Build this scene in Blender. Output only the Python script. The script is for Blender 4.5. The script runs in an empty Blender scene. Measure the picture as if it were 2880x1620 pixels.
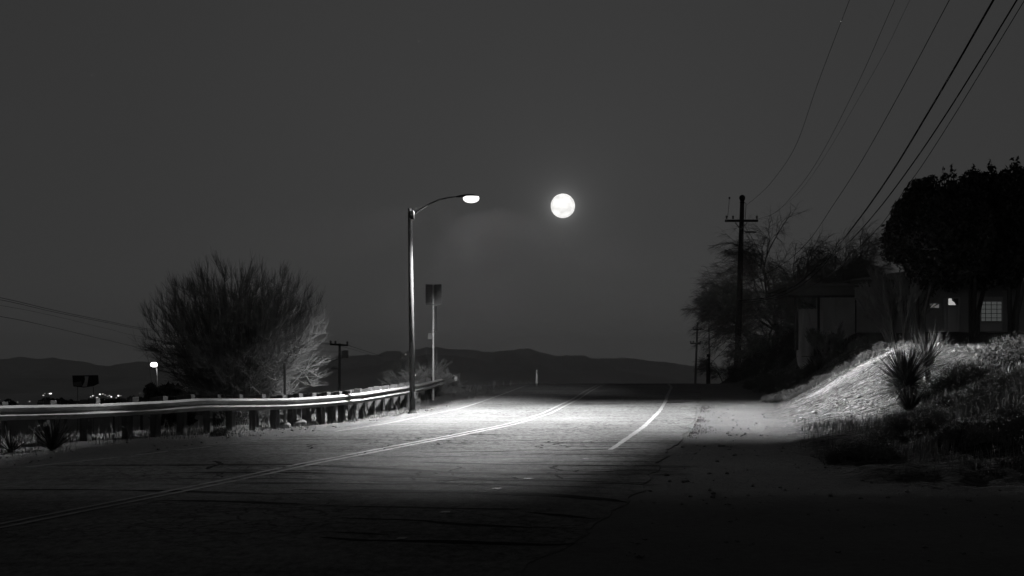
import bpy, math, random
import numpy as np
from math import sin, cos, pi, radians, sqrt, atan2
from mathutils import Vector
random.seed(7); np.random.seed(7)
SC = bpy.context.scene
COL = SC.collection

# ------------------------------------------------------------------ camera, world, moonlight, exposure
F = 4000.0            # focal length in photo pixels (2880 wide)
CX, HY = 1440.0, 1085.0
K, H0 = 0.032, 2.2    # the road climbs gently away from the camera, 2.2 m below it
cam_d = bpy.data.cameras.new('camera'); cam = bpy.data.objects.new('camera', cam_d); COL.objects.link(cam)
cam_d.sensor_width = 36; cam_d.lens = 50; cam_d.shift_y = 275/2880.0
cam_d.clip_start = 0.1; cam_d.clip_end = 30000
cam.rotation_euler = (pi/2, 0, 0)
SC.camera = cam
SC.view_settings.view_transform = 'Standard'; SC.view_settings.look = 'None'
SC.view_settings.exposure = 0; SC.view_settings.gamma = 1
SC.render.engine = 'CYCLES'
SC.cycles.use_denoising = True
SC.cycles.max_bounces = 5; SC.cycles.volume_bounces = 0; SC.cycles.diffuse_bounces = 2
SC.cycles.sample_clamp_indirect = 2.0

MOON = Vector(((1583-CX)/F, 1.0, (HY-579)/F)).normalized()
MOON_EL = math.asin(MOON.z); MOON_AZ = atan2(MOON.x, MOON.y)
world = bpy.data.worlds.new('World'); SC.world = world; world.use_nodes = True
nt = world.node_tree; nt.nodes.clear()
def N(tree, kind, **kw):
    n = tree.nodes.new(kind)
    for k, v in kw.items(): setattr(n, k, v)
    return n
def M_(tree, op, a, b=None, c=None, clamp=False):
    n = tree.nodes.new('ShaderNodeMath'); n.operation = op; n.use_clamp = clamp
    for i, v in enumerate((a, b, c)):
        if v is None: continue
        if isinstance(v, (int, float)): n.inputs[i].default_value = v
        else: tree.links.new(v, n.inputs[i])
    return n.outputs[0]
sky = N(nt, 'ShaderNodeTexSky', sky_type='NISHITA', sun_disc=False)
sky.sun_elevation = MOON_EL; sky.sun_rotation = MOON_AZ
bw = N(nt, 'ShaderNodeRGBToBW'); nt.links.new(sky.outputs[0], bw.inputs[0])
val = M_(nt, 'POWER', bw.outputs[0], 0.20)
SKY_GAIN = 0.42
tc = N(nt, 'ShaderNodeTexCoord')
nz = N(nt, 'ShaderNodeTexNoise'); nz.inputs['Scale'].default_value = 2.2; nz.inputs['Detail'].default_value = 3
nt.links.new(tc.outputs['Generated'], nz.inputs['Vector'])
val = M_(nt, 'MULTIPLY', val, M_(nt, 'MULTIPLY_ADD', nz.outputs[0], 0.24, 0.88))
# thin aureole that the high air makes round the moon
dt = N(nt, 'ShaderNodeVectorMath', operation='DOT_PRODUCT'); nt.links.new(tc.outputs['Generated'], dt.inputs[0]); dt.inputs[1].default_value = MOON
ang = M_(nt, 'ARCCOSINE', M_(nt, 'MINIMUM', dt.outputs['Value'], 1.0))
aur = M_(nt, 'DIVIDE', 0.00034, M_(nt, 'POWER', M_(nt, 'MAXIMUM', ang, 0.006), 2.0))
wide = M_(nt, 'MULTIPLY', M_(nt, 'EXPONENT', M_(nt, 'MULTIPLY', ang, -3.0)), 0.45)
sx_ = N(nt, 'ShaderNodeSeparateXYZ'); nt.links.new(tc.outputs['Generated'], sx_.inputs[0])
low = M_(nt, 'MULTIPLY', M_(nt, 'EXPONENT', M_(nt, 'MULTIPLY', M_(nt, 'MAXIMUM', sx_.outputs[2], 0.0), -14.0)), 0.9)
val = M_(nt, 'ADD', val, low)
val = M_(nt, 'ADD', M_(nt, 'ADD', val, wide), M_(nt, 'MINIMUM', aur, 6.0))
bg = N(nt, 'ShaderNodeBackground'); nt.links.new(val, bg.inputs[0])
bg.inputs[1].default_value = 0.0222
out = N(nt, 'ShaderNodeOutputWorld'); nt.links.new(bg.outputs[0], out.inputs[0])

sd = bpy.data.lights.new('moonlight', 'SUN'); sd.energy = 0.035; sd.angle = radians(0.6); sd.color = (1, .985, .96)
so = bpy.data.objects.new('moonlight', sd); COL.objects.link(so)
so.rotation_euler = (-MOON).to_track_quat('-Z', 'Y').to_euler()

# ------------------------------------------------------------------ helpers
def tag(o, label=None, cat=None, group=None, kind=None):
    if label: o['label'] = label
    if cat: o['category'] = cat
    if group: o['group'] = group
    if kind: o['kind'] = kind
    return o
def empty(name, loc=(0,0,0), rz=0, label=None, cat=None, group=None):
    o = bpy.data.objects.new(name, None); COL.objects.link(o); o.location = loc; o.rotation_euler = (0,0,rz)
    o.empty_display_size = .2
    return tag(o, label, cat, group)
def mesh_obj(name, verts, faces, m, parent=None, smooth=False):
    me = bpy.data.meshes.new(name)
    if isinstance(verts, np.ndarray): verts = verts.tolist()
    if isinstance(faces, np.ndarray): faces = faces.tolist()
    me.from_pydata(verts, [], faces); me.update()
    if m: me.materials.append(m)
    if smooth: me.polygons.foreach_set('use_smooth', [True]*len(me.polygons))
    o = bpy.data.objects.new(name, me); COL.objects.link(o)
    if parent: o.parent = parent
    return o
class MB:
    def __init__(s): s.v = []; s.f = []
    def add(s, vs, fs):
        b = len(s.v); s.v += [tuple(map(float, v)) for v in vs]; s.f += [tuple(i+b for i in f) for f in fs]
    def box(s, c, d, rz=0, bev=0.0):
        x, y, z = d[0]/2, d[1]/2, d[2]/2; ca, sa = cos(rz), sin(rz)
        def P(a, b_, c_): return (c[0]+a*ca-b_*sa, c[1]+a*sa+b_*ca, c[2]+c_)
        if bev <= 0:
            s.add([P(a*x, b_*y, c_*z) for c_ in (-1,1) for (a, b_) in ((-1,-1),(1,-1),(1,1),(-1,1))],
                  [(3,2,1,0),(4,5,6,7),(0,1,5,4),(1,2,6,5),(2,3,7,6),(3,0,4,7)])
        else:
            e = min(bev, x*.9, y*.9, z*.9); prof = []
            ring = lambda X, Y: [(-X+e,-Y),(X-e,-Y),(X,-Y+e),(X,Y-e),(X-e,Y),(-X+e,Y),(-X,Y-e),(-X,-Y+e)]
            rings = [[(a*(x-e)/x, b_*(y-e)/y, -z) for a, b_ in ring(x, y)], [(a, b_, -z+e) for a, b_ in ring(x, y)],
                     [(a, b_, z-e) for a, b_ in ring(x, y)], [(a*(x-e)/x, b_*(y-e)/y, z) for a, b_ in ring(x, y)]]
            vs = [P(*p) for r in rings for p in r]; fs = [tuple(range(7,-1,-1)), tuple(range(24,32))]
            for k in range(3):
                for i in range(8): fs.append((k*8+i, k*8+(i+1)%8, (k+1)*8+(i+1)%8, (k+1)*8+i))
            s.add(vs, fs)
    def tube(s, pts, radii, n=6, cap=True):
        pts = [Vector(p) for p in pts]
        if isinstance(radii, (int, float)): radii = [radii]*len(pts)
        b = len(s.v)
        for i, p in enumerate(pts):
            t = (pts[min(i+1, len(pts)-1)]-pts[max(i-1, 0)])
            if t.length < 1e-9: t = Vector((0,0,1))
            t.normalize()
            ref = Vector((0,1,0)) if abs(t.y) < .8 else Vector((1,0,0))
            u = t.cross(ref).normalized(); w = t.cross(u)
            for k in range(n):
                a = 2*pi*k/n; q = p+(u*cos(a)+w*sin(a))*radii[i]; s.v.append(tuple(q))
        for i in range(len(pts)-1):
            for k in range(n):
                s.f.append((b+i*n+k, b+i*n+(k+1)%n, b+(i+1)*n+(k+1)%n, b+(i+1)*n+k))
        if cap:
            s.f.append(tuple(b+k for k in range(n-1,-1,-1))); e = b+(len(pts)-1)*n; s.f.append(tuple(e+k for k in range(n)))
    def lathe(s, c, prof, n=16):   # prof: (r, z)
        b = len(s.v)
        for r, z in prof:
            for k in range(n): s.v.append((c[0]+r*cos(2*pi*k/n), c[1]+r*sin(2*pi*k/n), c[2]+z))
        for i in range(len(prof)-1):
            for k in range(n): s.f.append((b+i*n+k, b+i*n+(k+1)%n, b+(i+1)*n+(k+1)%n, b+(i+1)*n+k))
        s.f.append(tuple(b+k for k in range(n-1,-1,-1))); e = b+(len(prof)-1)*n; s.f.append(tuple(e+k for k in range(n)))
    def build(s, name, m, parent=None, smooth=False):
        return mesh_obj(name, s.v, s.f, m, parent, smooth)

def mat(name, col=0.3, rough=0.8, var=0.25, nscale=6.0, bump=0.3, bscale=40.0, metal=0.0, stretch=None, spec=0.3):
    """neutral grey material: albedo 'col' varied by noise, plus bump"""
    m = bpy.data.materials.new(name); m.use_nodes = True; t = m.node_tree
    b = t.nodes['Principled BSDF']; b.inputs['Roughness'].default_value = rough; b.inputs['Metallic'].default_value = metal
    b.inputs['Specular IOR Level'].default_value = spec
    tc = N(t, 'ShaderNodeTexCoord'); vec = tc.outputs['Object']
    if stretch:
        mp = N(t, 'ShaderNodeMapping'); mp.inputs['Scale'].default_value = stretch; t.links.new(vec, mp.inputs[0]); vec = mp.outputs[0]
    n1 = N(t, 'ShaderNodeTexNoise'); n1.inputs['Scale'].default_value = nscale; n1.inputs['Detail'].default_value = 6
    t.links.new(vec, n1.inputs['Vector'])
    r = M_(t, 'MULTIPLY_ADD', n1.outputs[0], 2*var*col, col*(1-var))
    r = M_(t, 'MAXIMUM', r, 0.003)
    t.links.new(r, b.inputs['Base Color'])
    if bump > 0:
        n2 = N(t, 'ShaderNodeTexNoise'); n2.inputs['Scale'].default_value = bscale; n2.inputs['Detail'].default_value = 4
        t.links.new(vec, n2.inputs['Vector'])
        bp = N(t, 'ShaderNodeBump'); bp.inputs['Strength'].default_value = bump; bp.inputs['Distance'].default_value = .02
        t.links.new(n2.outputs[0], bp.inputs['Height']); t.links.new(bp.outputs[0], b.inputs['Normal'])
    return m
def emat(name, strength, col=(1, .985, .96)):
    m = bpy.data.materials.new(name); m.use_nodes = True; t = m.node_tree; t.nodes.clear()
    e = N(t, 'ShaderNodeEmission'); e.inputs[0].default_value = (*col, 1); e.inputs[1].default_value = strength
    o = N(t, 'ShaderNodeOutputMaterial'); t.links.new(e.outputs[0], o.inputs[0]); return m

def hash2(ix, iy, seed):
    h = (ix.astype(np.int64)*374761393 + iy.astype(np.int64)*668265263 + seed*1442695041) & 0xFFFFFFFF
    h = ((h ^ (h >> 13))*1274126177) & 0xFFFFFFFF
    return ((h ^ (h >> 16)) & 0xFFFFFF)/float(0xFFFFFF)
def vnoise(x, y, seed=0):
    x = np.asarray(x, float); y = np.asarray(y, float)
    ix = np.floor(x); iy = np.floor(y); fx = x-ix; fy = y-iy
    fx = fx*fx*(3-2*fx); fy = fy*fy*(3-2*fy)
    a = hash2(ix, iy, seed); b = hash2(ix+1, iy, seed); c = hash2(ix, iy+1, seed); d = hash2(ix+1, iy+1, seed)
    return (a*(1-fx)+b*fx)*(1-fy)+(c*(1-fx)+d*fx)*fy - .5
def fbm(x, y, oct=4, seed=0):
    s = 0; a = 1.0
    for k in range(oct):
        s = s + a*vnoise(x*2**k+17.3*k, y*2**k-9.1*k, seed+k); a *= .5
    return s
def sstep(a, b, x):
    t = np.clip((np.asarray(x, float)-a)/(b-a), 0, 1); return t*t*(3-2*t)

# ------------------------------------------------------------------ ground model
def G(px, py):          # a photo pixel on the road plane -> x, y (world)
    Y = H0*F/(py-(HY-K*F)); return ((px-CX)/F*Y, Y)
def at(px, py, Y):      # a photo pixel at depth Y -> world point
    return Vector(((px-CX)/F*Y, Y, (HY-py)/F*Y))
def base(Y):
    Y = np.asarray(Y, float)
    z = -H0+K*np.minimum(Y, 71)
    t = np.clip(Y-71, 0, 6); z = z+K*t-(K+.055)/12*t*t
    z = z-.055*np.clip(Y-77, 0, 260)
    return z
def curve(pts, ext0=None, ext1=None):
    P = sorted([(G(*p)[1], G(*p)[0]) for p in pts]); ys = [p[0] for p in P]; xs = [p[1] for p in P]
    s0 = (xs[1]-xs[0])/(ys[1]-ys[0]) if ext0 is None else ext0
    s1 = (xs[-1]-xs[-2])/(ys[-1]-ys[-2]) if ext1 is None else ext1
    ys = [ys[0]-60]+ys+[ys[-1]+90]; xs = [xs[0]-60*s0]+xs+[xs[-1]+90*s1]
    # smooth the polyline a little
    yy = np.linspace(ys[0], ys[-1], 900); xx = np.interp(yy, ys, xs)
    k = np.ones(9)/9; xx = np.convolve(np.pad(xx, 4, 'edge'), k, 'valid')
    return lambda Y: np.interp(Y, yy, xx)
left_line = curve([(1481,1085),(1408,1112),(1344,1135),(1281,1154),(1217,1166),(1170,1176),(1090,1193),(960,1213),(820,1233),(671,1249),(447,1275),(261,1297),(112,1312),(0,1325)], ext1=.20)
mid_line = curve([(0,1483),(382,1407),(522,1379),(699,1343),(866,1306),(960,1289),(1117,1258),(1249,1233),(1405,1202),(1440,1194),(1535,1165),(1587,1139),(1620,1123),(1648,1104),(1688,1083)], ext1=.20)
right_line = curve([(1110,1530),(1210,1472),(1280,1425),(1346,1394),(1500,1345),(1600,1310),(1716,1269),(1811,1202),(1856,1157),(1872,1130),(1876,1116),(1889,1090)], ext1=.08)
road_r = curve([(1450,1620),(1500,1570),(1640,1532),(1662,1500),(1700,1460),(1790,1390),(1860,1300),(1928,1217),(1952,1175),(1961,1151),(1972,1110),(1965,1082)], ext1=.12)
road_l = lambda Y: left_line(Y)-.35-.12*fbm(np.asarray(Y, float)*.9, np.asarray(Y, float)*0, 3, 5)
# guardrail: (px, depth, px-row of its top)
RAIL = [(-420,26.5,1158),(-200,28.2,1149),(0,30,1141),(224,32,1137),(335,33.5,1133),(467,34.7,1127),(559,36,1121),(680,38.3,1121),(801,40.5,1120),(880,41.8,1116),(960,43,1110),(1027,45.2,1103),(1090,48.6,1094),(1154,53,1084),(1217,58.5,1071),(1250,62,1062),(1273,65,1055)]
rx = [ (p-CX)/F*Y for p, Y, t in RAIL]; rY = [Y for p, Y, t in RAIL]; rz_ = [(HY-t)/F*Y for p, Y, t in RAIL]
rail_x = lambda Y: np.interp(Y, [-40]+rY+[75,110], [-34.0]+rx+[-1.9,0.5])
rail_top = lambda Y: np.interp(Y, rY, rz_)
RH = .86
toeY = [-60,18,21,24,28,32.2,37,43.3,50,57.5,68.7,85,130]
toeX = [5.0,5.0,5.1,5.2,5.4,6.1,6.9,7.9,9.2,10.3,11.2,11.5,14.0]
def bank_d(x, Y):
    d1 = x-np.interp(Y, toeY, toeX)-.35*fbm(np.asarray(Y)*.25, np.asarray(x)*.05, 2, 3)
    Yt = 21.3+.8*vnoise(np.asarray(x)*.3, np.asarray(x)*0, 8)
    d2 = np.asarray(Y)-Yt
    h = np.clip(.5+.5*(d2-d1)/3.0, 0, 1)
    return d2*(1-h)+d1*h-3.0*h*(1-h)*.5
def bank_W(Y): return 4.3+5.2*(1-sstep(33, 44, Y))
def terr(x, Y, detail=True):
    x = np.asarray(x, float); Y = np.asarray(Y, float)
    z = base(Y)
    # right bank and the level plot on top
    d = bank_d(x, Y); t = np.clip(d/bank_W(Y), 0, 1)
    prof = t*t*(3-2*t)*.55+.45*np.sin(t*pi/2)*t**.3*(t > 0)
    hb = (1.95+.5*sstep(44, 60, Y))*prof
    far = sstep(70, 100, Y)
    z = z+hb+sstep(4, 12, d)*np.clip(Y-62, 0, 60)*.055*(1-sstep(100,160,Y))
    inb = sstep(.0, .8, d)
    # left verge: sinks a little to the rail, then falls away behind it
    L = left_line(Y); R = rail_x(Y)
    off = np.interp(Y, [20,28,33.5,36,40.5,43,53,64,72], [-.05,-.06,-.15,-.2,-.32,-.34,-.32,-.22,-.1])
    near = sstep(0, 1, (L-.5-x)/np.maximum(L-.5-R, .6))
    z = z+off*near
    bd = R-x
    fall = np.clip(bd-np.interp(Y,[20,34,45,70],[4.5,3.5,1.6,1.2]), 0, None)
    z = z-np.minimum(fall*.42*sstep(0, 3, fall), 9.0)*(Y < 400)-np.where(Y >= 400, 9.0, 0)*sstep(0,3,fall)
    z = np.maximum(z, -22+0*z)-40*sstep(1500, 3500, Y)
    if detail:
        L2 = road_l(Y); R2 = road_r(Y)
        offr = np.maximum(L2-x, x-R2)
        w = sstep(.1, 1.6, offr)
        z = z+w*(.05*fbm(x*.8, Y*.8, 4, 11)+.016*fbm(x*5, Y*5, 2, 21))*(1+1.2*inb)
        # eroded rills and small terraces down the cut bank
        bk = inb*sstep(7.5, 4.5, d)
        z = z+bk*(.20*fbm(x*.4+Y*.12, Y*1.0, 4, 31)-.11*np.abs(fbm(x*.9+Y*.5, Y*2.6, 3, 41))+.045*fbm(x*2.4, Y*4.5, 2, 43))
        z = z+inb*.16*fbm(x*.3, Y*.3, 3, 51)*sstep(2, 6, d)
        far2 = sstep(90, 200, Y)
        z = z+far2*2.0*fbm(x*.01, Y*.01, 4, 61)
    return z
def tz(x, Y): return float(terr(x, Y))

def dirt_material():
    m = bpy.data.materials.new('dirt'); m.use_nodes = True; t = m.node_tree; b = t.nodes['Principled BSDF']
    b.inputs['Roughness'].default_value = .95; b.inputs['Specular IOR Level'].default_value = .1
    tc = N(t, 'ShaderNodeTexCoord'); v = tc.outputs['Object']
    def noise(s, d=5, vec=v, r=.6):
        n = N(t, 'ShaderNodeTexNoise'); n.inputs['Scale'].default_value = s; n.inputs['Detail'].default_value = d; n.inputs['Roughness'].default_value = r
        t.links.new(vec, n.inputs['Vector']); return n.outputs[0]
    at_ = N(t, 'ShaderNodeAttribute', attribute_name='veg')
    at2 = N(t, 'ShaderNodeAttribute', attribute_name='slope')
    big = noise(.55, 5); fine = noise(9, 6); grit = noise(60, 3)
    mp = N(t, 'ShaderNodeMapping'); mp.inputs['Scale'].default_value = (1.3, 8.5, 5); mp.inputs['Rotation'].default_value = (0, 0, radians(-14)); t.links.new(v, mp.inputs[0])
    streak = noise(1.6, 5, mp.outputs[0], .65)
    vo = N(t, 'ShaderNodeTexVoronoi', feature='DISTANCE_TO_EDGE'); vo.inputs['Scale'].default_value = 1.9
    wob = N(t, 'ShaderNodeVectorMath', operation='MULTIPLY_ADD')
    nn = N(t, 'ShaderNodeTexNoise'); nn.inputs['Scale'].default_value = 3; t.links.new(mp.outputs[0], nn.inputs['Vector'])
    t.links.new(nn.outputs[1], wob.inputs[0]); wob.inputs[1].default_value = (.9,.9,.9); t.links.new(mp.outputs[0], wob.inputs[2])
    t.links.new(wob.outputs[0], vo.inputs['Vector'])
    crack = M_(t, 'MULTIPLY', M_(t, 'SUBTRACT', 1.0, M_(t, 'MULTIPLY', vo.outputs['Distance'], 7.0, clamp=True)), at2.outputs['Fac'])
    alb = M_(t, 'MULTIPLY_ADD', big, .10, .055)
    alb = M_(t, 'MULTIPLY_ADD', fine, .09, alb)
    alb = M_(t, 'MULTIPLY_ADD', M_(t, 'SUBTRACT', grit, .5), .14, alb)
    alb = M_(t, 'MULTIPLY', alb, M_(t, 'MULTIPLY_ADD', M_(t, 'MULTIPLY', M_(t,'SUBTRACT',streak,.5), at2.outputs['Fac']), 4.2, 1.0))
    alb = M_(t, 'MULTIPLY', alb, M_(t, 'MULTIPLY_ADD', at2.outputs['Fac'], .35, 1.0))
    alb = M_(t, 'MULTIPLY', alb, M_(t, 'MULTIPLY_ADD', crack, -.75, 1.0))
    at3 = N(t, 'ShaderNodeAttribute', attribute_name='pale')
    alb = M_(t, 'MULTIPLY_ADD', M_(t, 'MULTIPLY', at3.outputs['Fac'], 1.0), .20, alb)
    alb = M_(t, 'MULTIPLY', alb, M_(t, 'MULTIPLY_ADD', at_.outputs['Fac'], -.62, 1.0))
    alb = M_(t, 'MAXIMUM', alb, .012)
    t.links.new(alb, b.inputs['Base Color'])
    h = M_(t, 'ADD', M_(t, 'MULTIPLY', fine, .6), M_(t, 'MULTIPLY', grit, .35))
    h = M_(t, 'MULTIPLY_ADD', M_(t, 'MULTIPLY', streak, at2.outputs['Fac']), 2.6, h)
    h = M_(t, 'MULTIPLY_ADD', crack, -1.2, h)
    bp = N(t, 'ShaderNodeBump'); bp.inputs['Strength'].default_value = 1.0; bp.inputs['Distance'].default_value = .14
    t.links.new(h, bp.inputs['Height']); t.links.new(bp.outputs[0], b.inputs['Normal'])
    return m
def asphalt_material():
    m = bpy.data.materials.new('asphalt'); m.use_nodes = True; t = m.node_tree; b = t.nodes['Principled BSDF']
    b.inputs['Roughness'].default_value = 1.0; b.inputs['Specular IOR Level'].default_value = .04
    tc = N(t, 'ShaderNodeTexCoord'); v = tc.outputs['Object']
    def noise(s, d, r=.6, vec=v):
        n = N(t, 'ShaderNodeTexNoise'); n.inputs['Scale'].default_value = s; n.inputs['Detail'].default_value = d; n.inputs['Roughness'].default_value = r
        t.links.new(vec, n.inputs['Vector']); return n.outputs[0]
    mp = N(t, 'ShaderNodeMapping'); mp.inputs['Scale'].default_value = (.25, 1.6, 1); mp.inputs['Rotation'].default_value = (0, 0, radians(4)); t.links.new(v, mp.inputs[0])
    big = noise(.35, 4); band = noise(1.1, 5, .6, mp.outputs[0]); agg = noise(28, 3, .7); fine = noise(90, 2)
    vo = N(t, 'ShaderNodeTexVoronoi', feature='DISTANCE_TO_EDGE'); vo.inputs['Scale'].default_value = 2.6; 
    w = N(t, 'ShaderNodeVectorMath', operation='MULTIPLY_ADD'); nn = N(t, 'ShaderNodeTexNoise'); nn.inputs['Scale'].default_value = 2.5; nn.inputs['Detail'].default_value=4
    t.links.new(v, nn.inputs['Vector']); t.links.new(nn.outputs[1], w.inputs[0]); w.inputs[1].default_value = (.5,.5,.5); t.links.new(v, w.inputs[2]); t.links.new(w.outputs[0], vo.inputs['Vector'])
    worn = M_(t, 'MULTIPLY', M_(t, 'SUBTRACT', noise(.22, 3), .44), 6.0, clamp=True)
    crack = M_(t, 'MULTIPLY', M_(t, 'SUBTRACT', 1.0, M_(t, 'MULTIPLY', vo.outputs['Distance'], 11.0, clamp=True)), worn)
    alb = M_(t, 'MULTIPLY_ADD', big, .11, .075)
    stain = M_(t, 'MULTIPLY', M_(t, 'SUBTRACT', noise(.75, 5, .7), .56), 8.0, clamp=True); alb = M_(t, 'MULTIPLY', alb, M_(t, 'MULTIPLY_ADD', stain, -.22, 1.0))
    alb = M_(t, 'MULTIPLY_ADD', M_(t, 'SUBTRACT', band, .5), .12, alb)
    alb = M_(t, 'MULTIPLY_ADD', M_(t, 'SUBTRACT', agg, .5), .14, alb)
    mp2 = N(t, 'ShaderNodeMapping'); mp2.inputs['Scale'].default_value = (9, 4.5, 1); t.links.new(v, mp2.inputs[0])
    mot = noise(1.0, 4, .75, mp2.outputs[0]); alb = M_(t, 'MULTIPLY_ADD', M_(t, 'SUBTRACT', mot, .5), .26, alb)
    alb = M_(t, 'MULTIPLY_ADD', M_(t, 'SUBTRACT', fine, .5), .06, alb)
    alb = M_(t, 'MULTIPLY', alb, M_(t, 'MULTIPLY_ADD', crack, -.6, 1.0))
    alb = M_(t, 'MAXIMUM', alb, .010)
    t.links.new(alb, b.inputs['Base Color'])
    h = M_(t, 'MULTIPLY_ADD', agg, 1.0, M_(t, 'MULTIPLY', fine, .5)); h = M_(t, 'MULTIPLY_ADD', crack, -1.0, h)
    bp = N(t, 'ShaderNodeBump'); bp.inputs['Strength'].default_value = .55; bp.inputs['Distance'].default_value = .02
    t.links.new(h, bp.inputs['Height']); t.links.new(bp.outputs[0], b.inputs['Normal'])
    return m
MT = dict(
    dirt=dirt_material(), asphalt=asphalt_material(),
    paint=mat('line_paint', .215, .8, .55, 4.5, .4, 50),
    tar=mat('tar', .007, .95, .3, 8, 0, 40, spec=.02),
    steel=mat('galvanised_steel', .38, .55, .5, 5, .12, 30, metal=.0, spec=.5),
    dull_steel=mat('weathered_steel', .30, .5, .3, 6, .15, 30, metal=.3, spec=.5),
    wood=mat('weathered_timber', .20, .9, .4, 4, .5, 20, stretch=(8,8,1)),
    dark_wood=mat('creosoted_timber', .055, .85, .4, 4, .5, 20, stretch=(8,8,1)),
    pale_boards=mat('pale_boards', .6, .9, .3, 4, .3, 20, stretch=(8,8,1)),
    grey_twig=mat('grey_twigs', .34, .9, .4, 5, 0),
    lamp_steel=mat('lamp_post_steel', .06, .7, .4, 6, .2, 30, spec=.12),
    post_wood=mat('post_timber', .10, .9, .5, 5, .6, 22, stretch=(8,8,1)),
    wire=mat('cable_jacket', .010, .8, .1, 5, 0, spec=.05),
    bark=mat('bark', .085, .9, .4, 9, .5, 30),
    twig=mat('pale_twigs', .14, .85, .5, 5, 0),
    dark_twig=mat('dark_twigs', .17, .9, .5, 5, 0),
    leaf=mat('evergreen_leaf', .030, .6, .5, 3, 0, spec=.45),
    shrub=mat('shrub_leaf', .07, .8, .5, 3, 0),
    yucca=mat('spiky_leaf', .045, .7, .6, 6, 0, spec=.15),
    grass=mat('dry_grass', .17, .9, .5, 2.0, 0),
    dark_grass=mat('green_weeds', .16, .9, .6, .8, 0),
    stone=mat('stones', .15, .9, .4, 9, .4, 40),
    hill=mat('hillside', .45, 1, .5, .0035, 0, spec=0),
    white=mat('white_plastic', .75, .5, .05, 5, 0),
    stucco=mat('dark_stucco', .38, .9, .25, 2, .4, 60),
    pale=mat('pale_wall', .62, .9, .2, 1.5, .3, 60),
    fascia=mat('painted_fascia', .13, .7, .2, 4, .2, 20),
    roof=mat('shingle_roof', .14, .9, .3, 10, .6, 12),
    tarp=mat('pale_canvas', .55, .8, .15, 2.5, .5, 6, stretch=(3,3,.6)),
    sign=mat('sign_back', .13, .5, .15, 3, .1, 20, metal=.2),
    sign_dark=mat('sign_dark', .07, .5, .2, 3, .1, 20),
    black=mat('black_board', .008, .7, .3, 2, 0),
)

# ------------------------------------------------------------------ ground sheet
def spaced(segs):
    out = []
    for a, b, s in segs:
        n = max(1, int(round((b-a)/s))); out += [a+(b-a)*i/n for i in range(n)]
    out.append(segs[-1][1]); return np.array(out)
gx = spaced([(-11500,-2000,1900),(-2000,-400,200),(-400,-80,32),(-80,-24,4),(-24,-11,.5),(-11,-3,.22),(-3,3.5,.5),(3.5,15,.13),(15,26,.4),(26,80,4),(80,400,32),(400,2000,200),(2000,11500,1900)])
gy = spaced([(-60,4,8),(4,18,1.0),(18,24,.2),(24,50,.14),(50,72,.25),(72,100,.7),(100,400,12),(400,1000,60),(1000,11500,900)])
XX, YY = np.meshgrid(gx, gy)
ZZ = terr(XX, YY)
# tuck the sheet just under the asphalt
inroad = (XX > road_l(YY)-.25) & (XX < road_r(YY)+.25) & (YY < 130)
nx, ny = len(gx), len(gy)
V = np.stack([XX.ravel(), YY.ravel(), ZZ.ravel()], 1)
ii = np.arange(nx-1)[None, :]+nx*np.arange(ny-1)[:, None]; ii = ii.ravel()
Fc = np.stack([ii, ii+1, ii+1+nx, ii+nx], 1)
ground = tag(mesh_obj('ground', V, Fc, MT['dirt'], smooth=True), kind='structure')
D = bank_d(XX, YY)
# where weeds and humus darken the soil, where the cut is bare, and where the path up the cut is worn pale
veg = np.clip(sstep(1.0, 5, D)*(1-sstep(31.5, 37.5, YY-.25*(XX-7)))+sstep(.2, 2.2, D)*sstep(53, 60, YY)+sstep(5.5, 7.5, D)*.5
      +.55*sstep(.0, 2.5, rail_x(YY)-XX)*0, 0, 1)
veg = np.clip(veg+.5*fbm(XX*.5, YY*.5, 3, 71)*sstep(.5, 3, D), 0, 1)
veg = np.maximum(veg, sstep(100, 140, YY)*.9)
veg = np.clip(veg+.75*sstep(-.5, 1.2, XX-.262*YY+.6*fbm(XX*.6, YY*.6, 3, 77))*sstep(1, 2.5, D)*sstep(42, 39, YY), 0, 1)
slope = sstep(-.6, 1.2, D)*(1-sstep(5.5, 8, D))
pl = (YY-(43.3+.14*(XX-8)+.5*np.sin(XX*1.1)))
pale = np.exp(-(pl/(.22+.40*np.clip((XX-8.5)/3,0,1)*(1+fbm(XX*1.3,YY*.3,2,75))))**2)*sstep(-.2, .9, D)*(1-sstep(3.2, 4.6, D))
for nm, arr in (('veg', veg), ('slope', slope), ('pale', pale)):
    a = ground.data.attributes.new(nm, 'FLOAT', 'POINT'); a.data.foreach_set('value', arr.ravel().astype(np.float32))

# ------------------------------------------------------------------ road, its seams and its painted lines
def sheet(name, lf, rf, ys, lift, m, cols=8, kind='structure', parent=None):
    vs, fs = [], []
    for i, y in enumerate(ys):
        a, b = float(lf(y)), float(rf(y))
        for k in range(cols+1):
            x = a+(b-a)*k/cols; vs.append((x, y, float(base(y))+lift))
    for i in range(len(ys)-1):
        for k in range(cols):
            q = i*(cols+1)+k; fs.append((q, q+1, q+cols+2, q+cols+1))
    o = mesh_obj(name, vs, fs, m, parent)
    if parent is None: tag(o, kind=kind)
    return o
ysr = list(np.arange(-20, 12, 2.0))+list(np.arange(12, 76, .22))+list(np.arange(76, 118, 1.0))
def road_edge_r(y): return road_r(y)+.16*fbm(np.asarray(y, float)*1.3, np.asarray(y, float)*0, 4, 91)
road = sheet('road', road_l, road_edge_r, ysr, .012, MT['asphalt'], 10)
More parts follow.
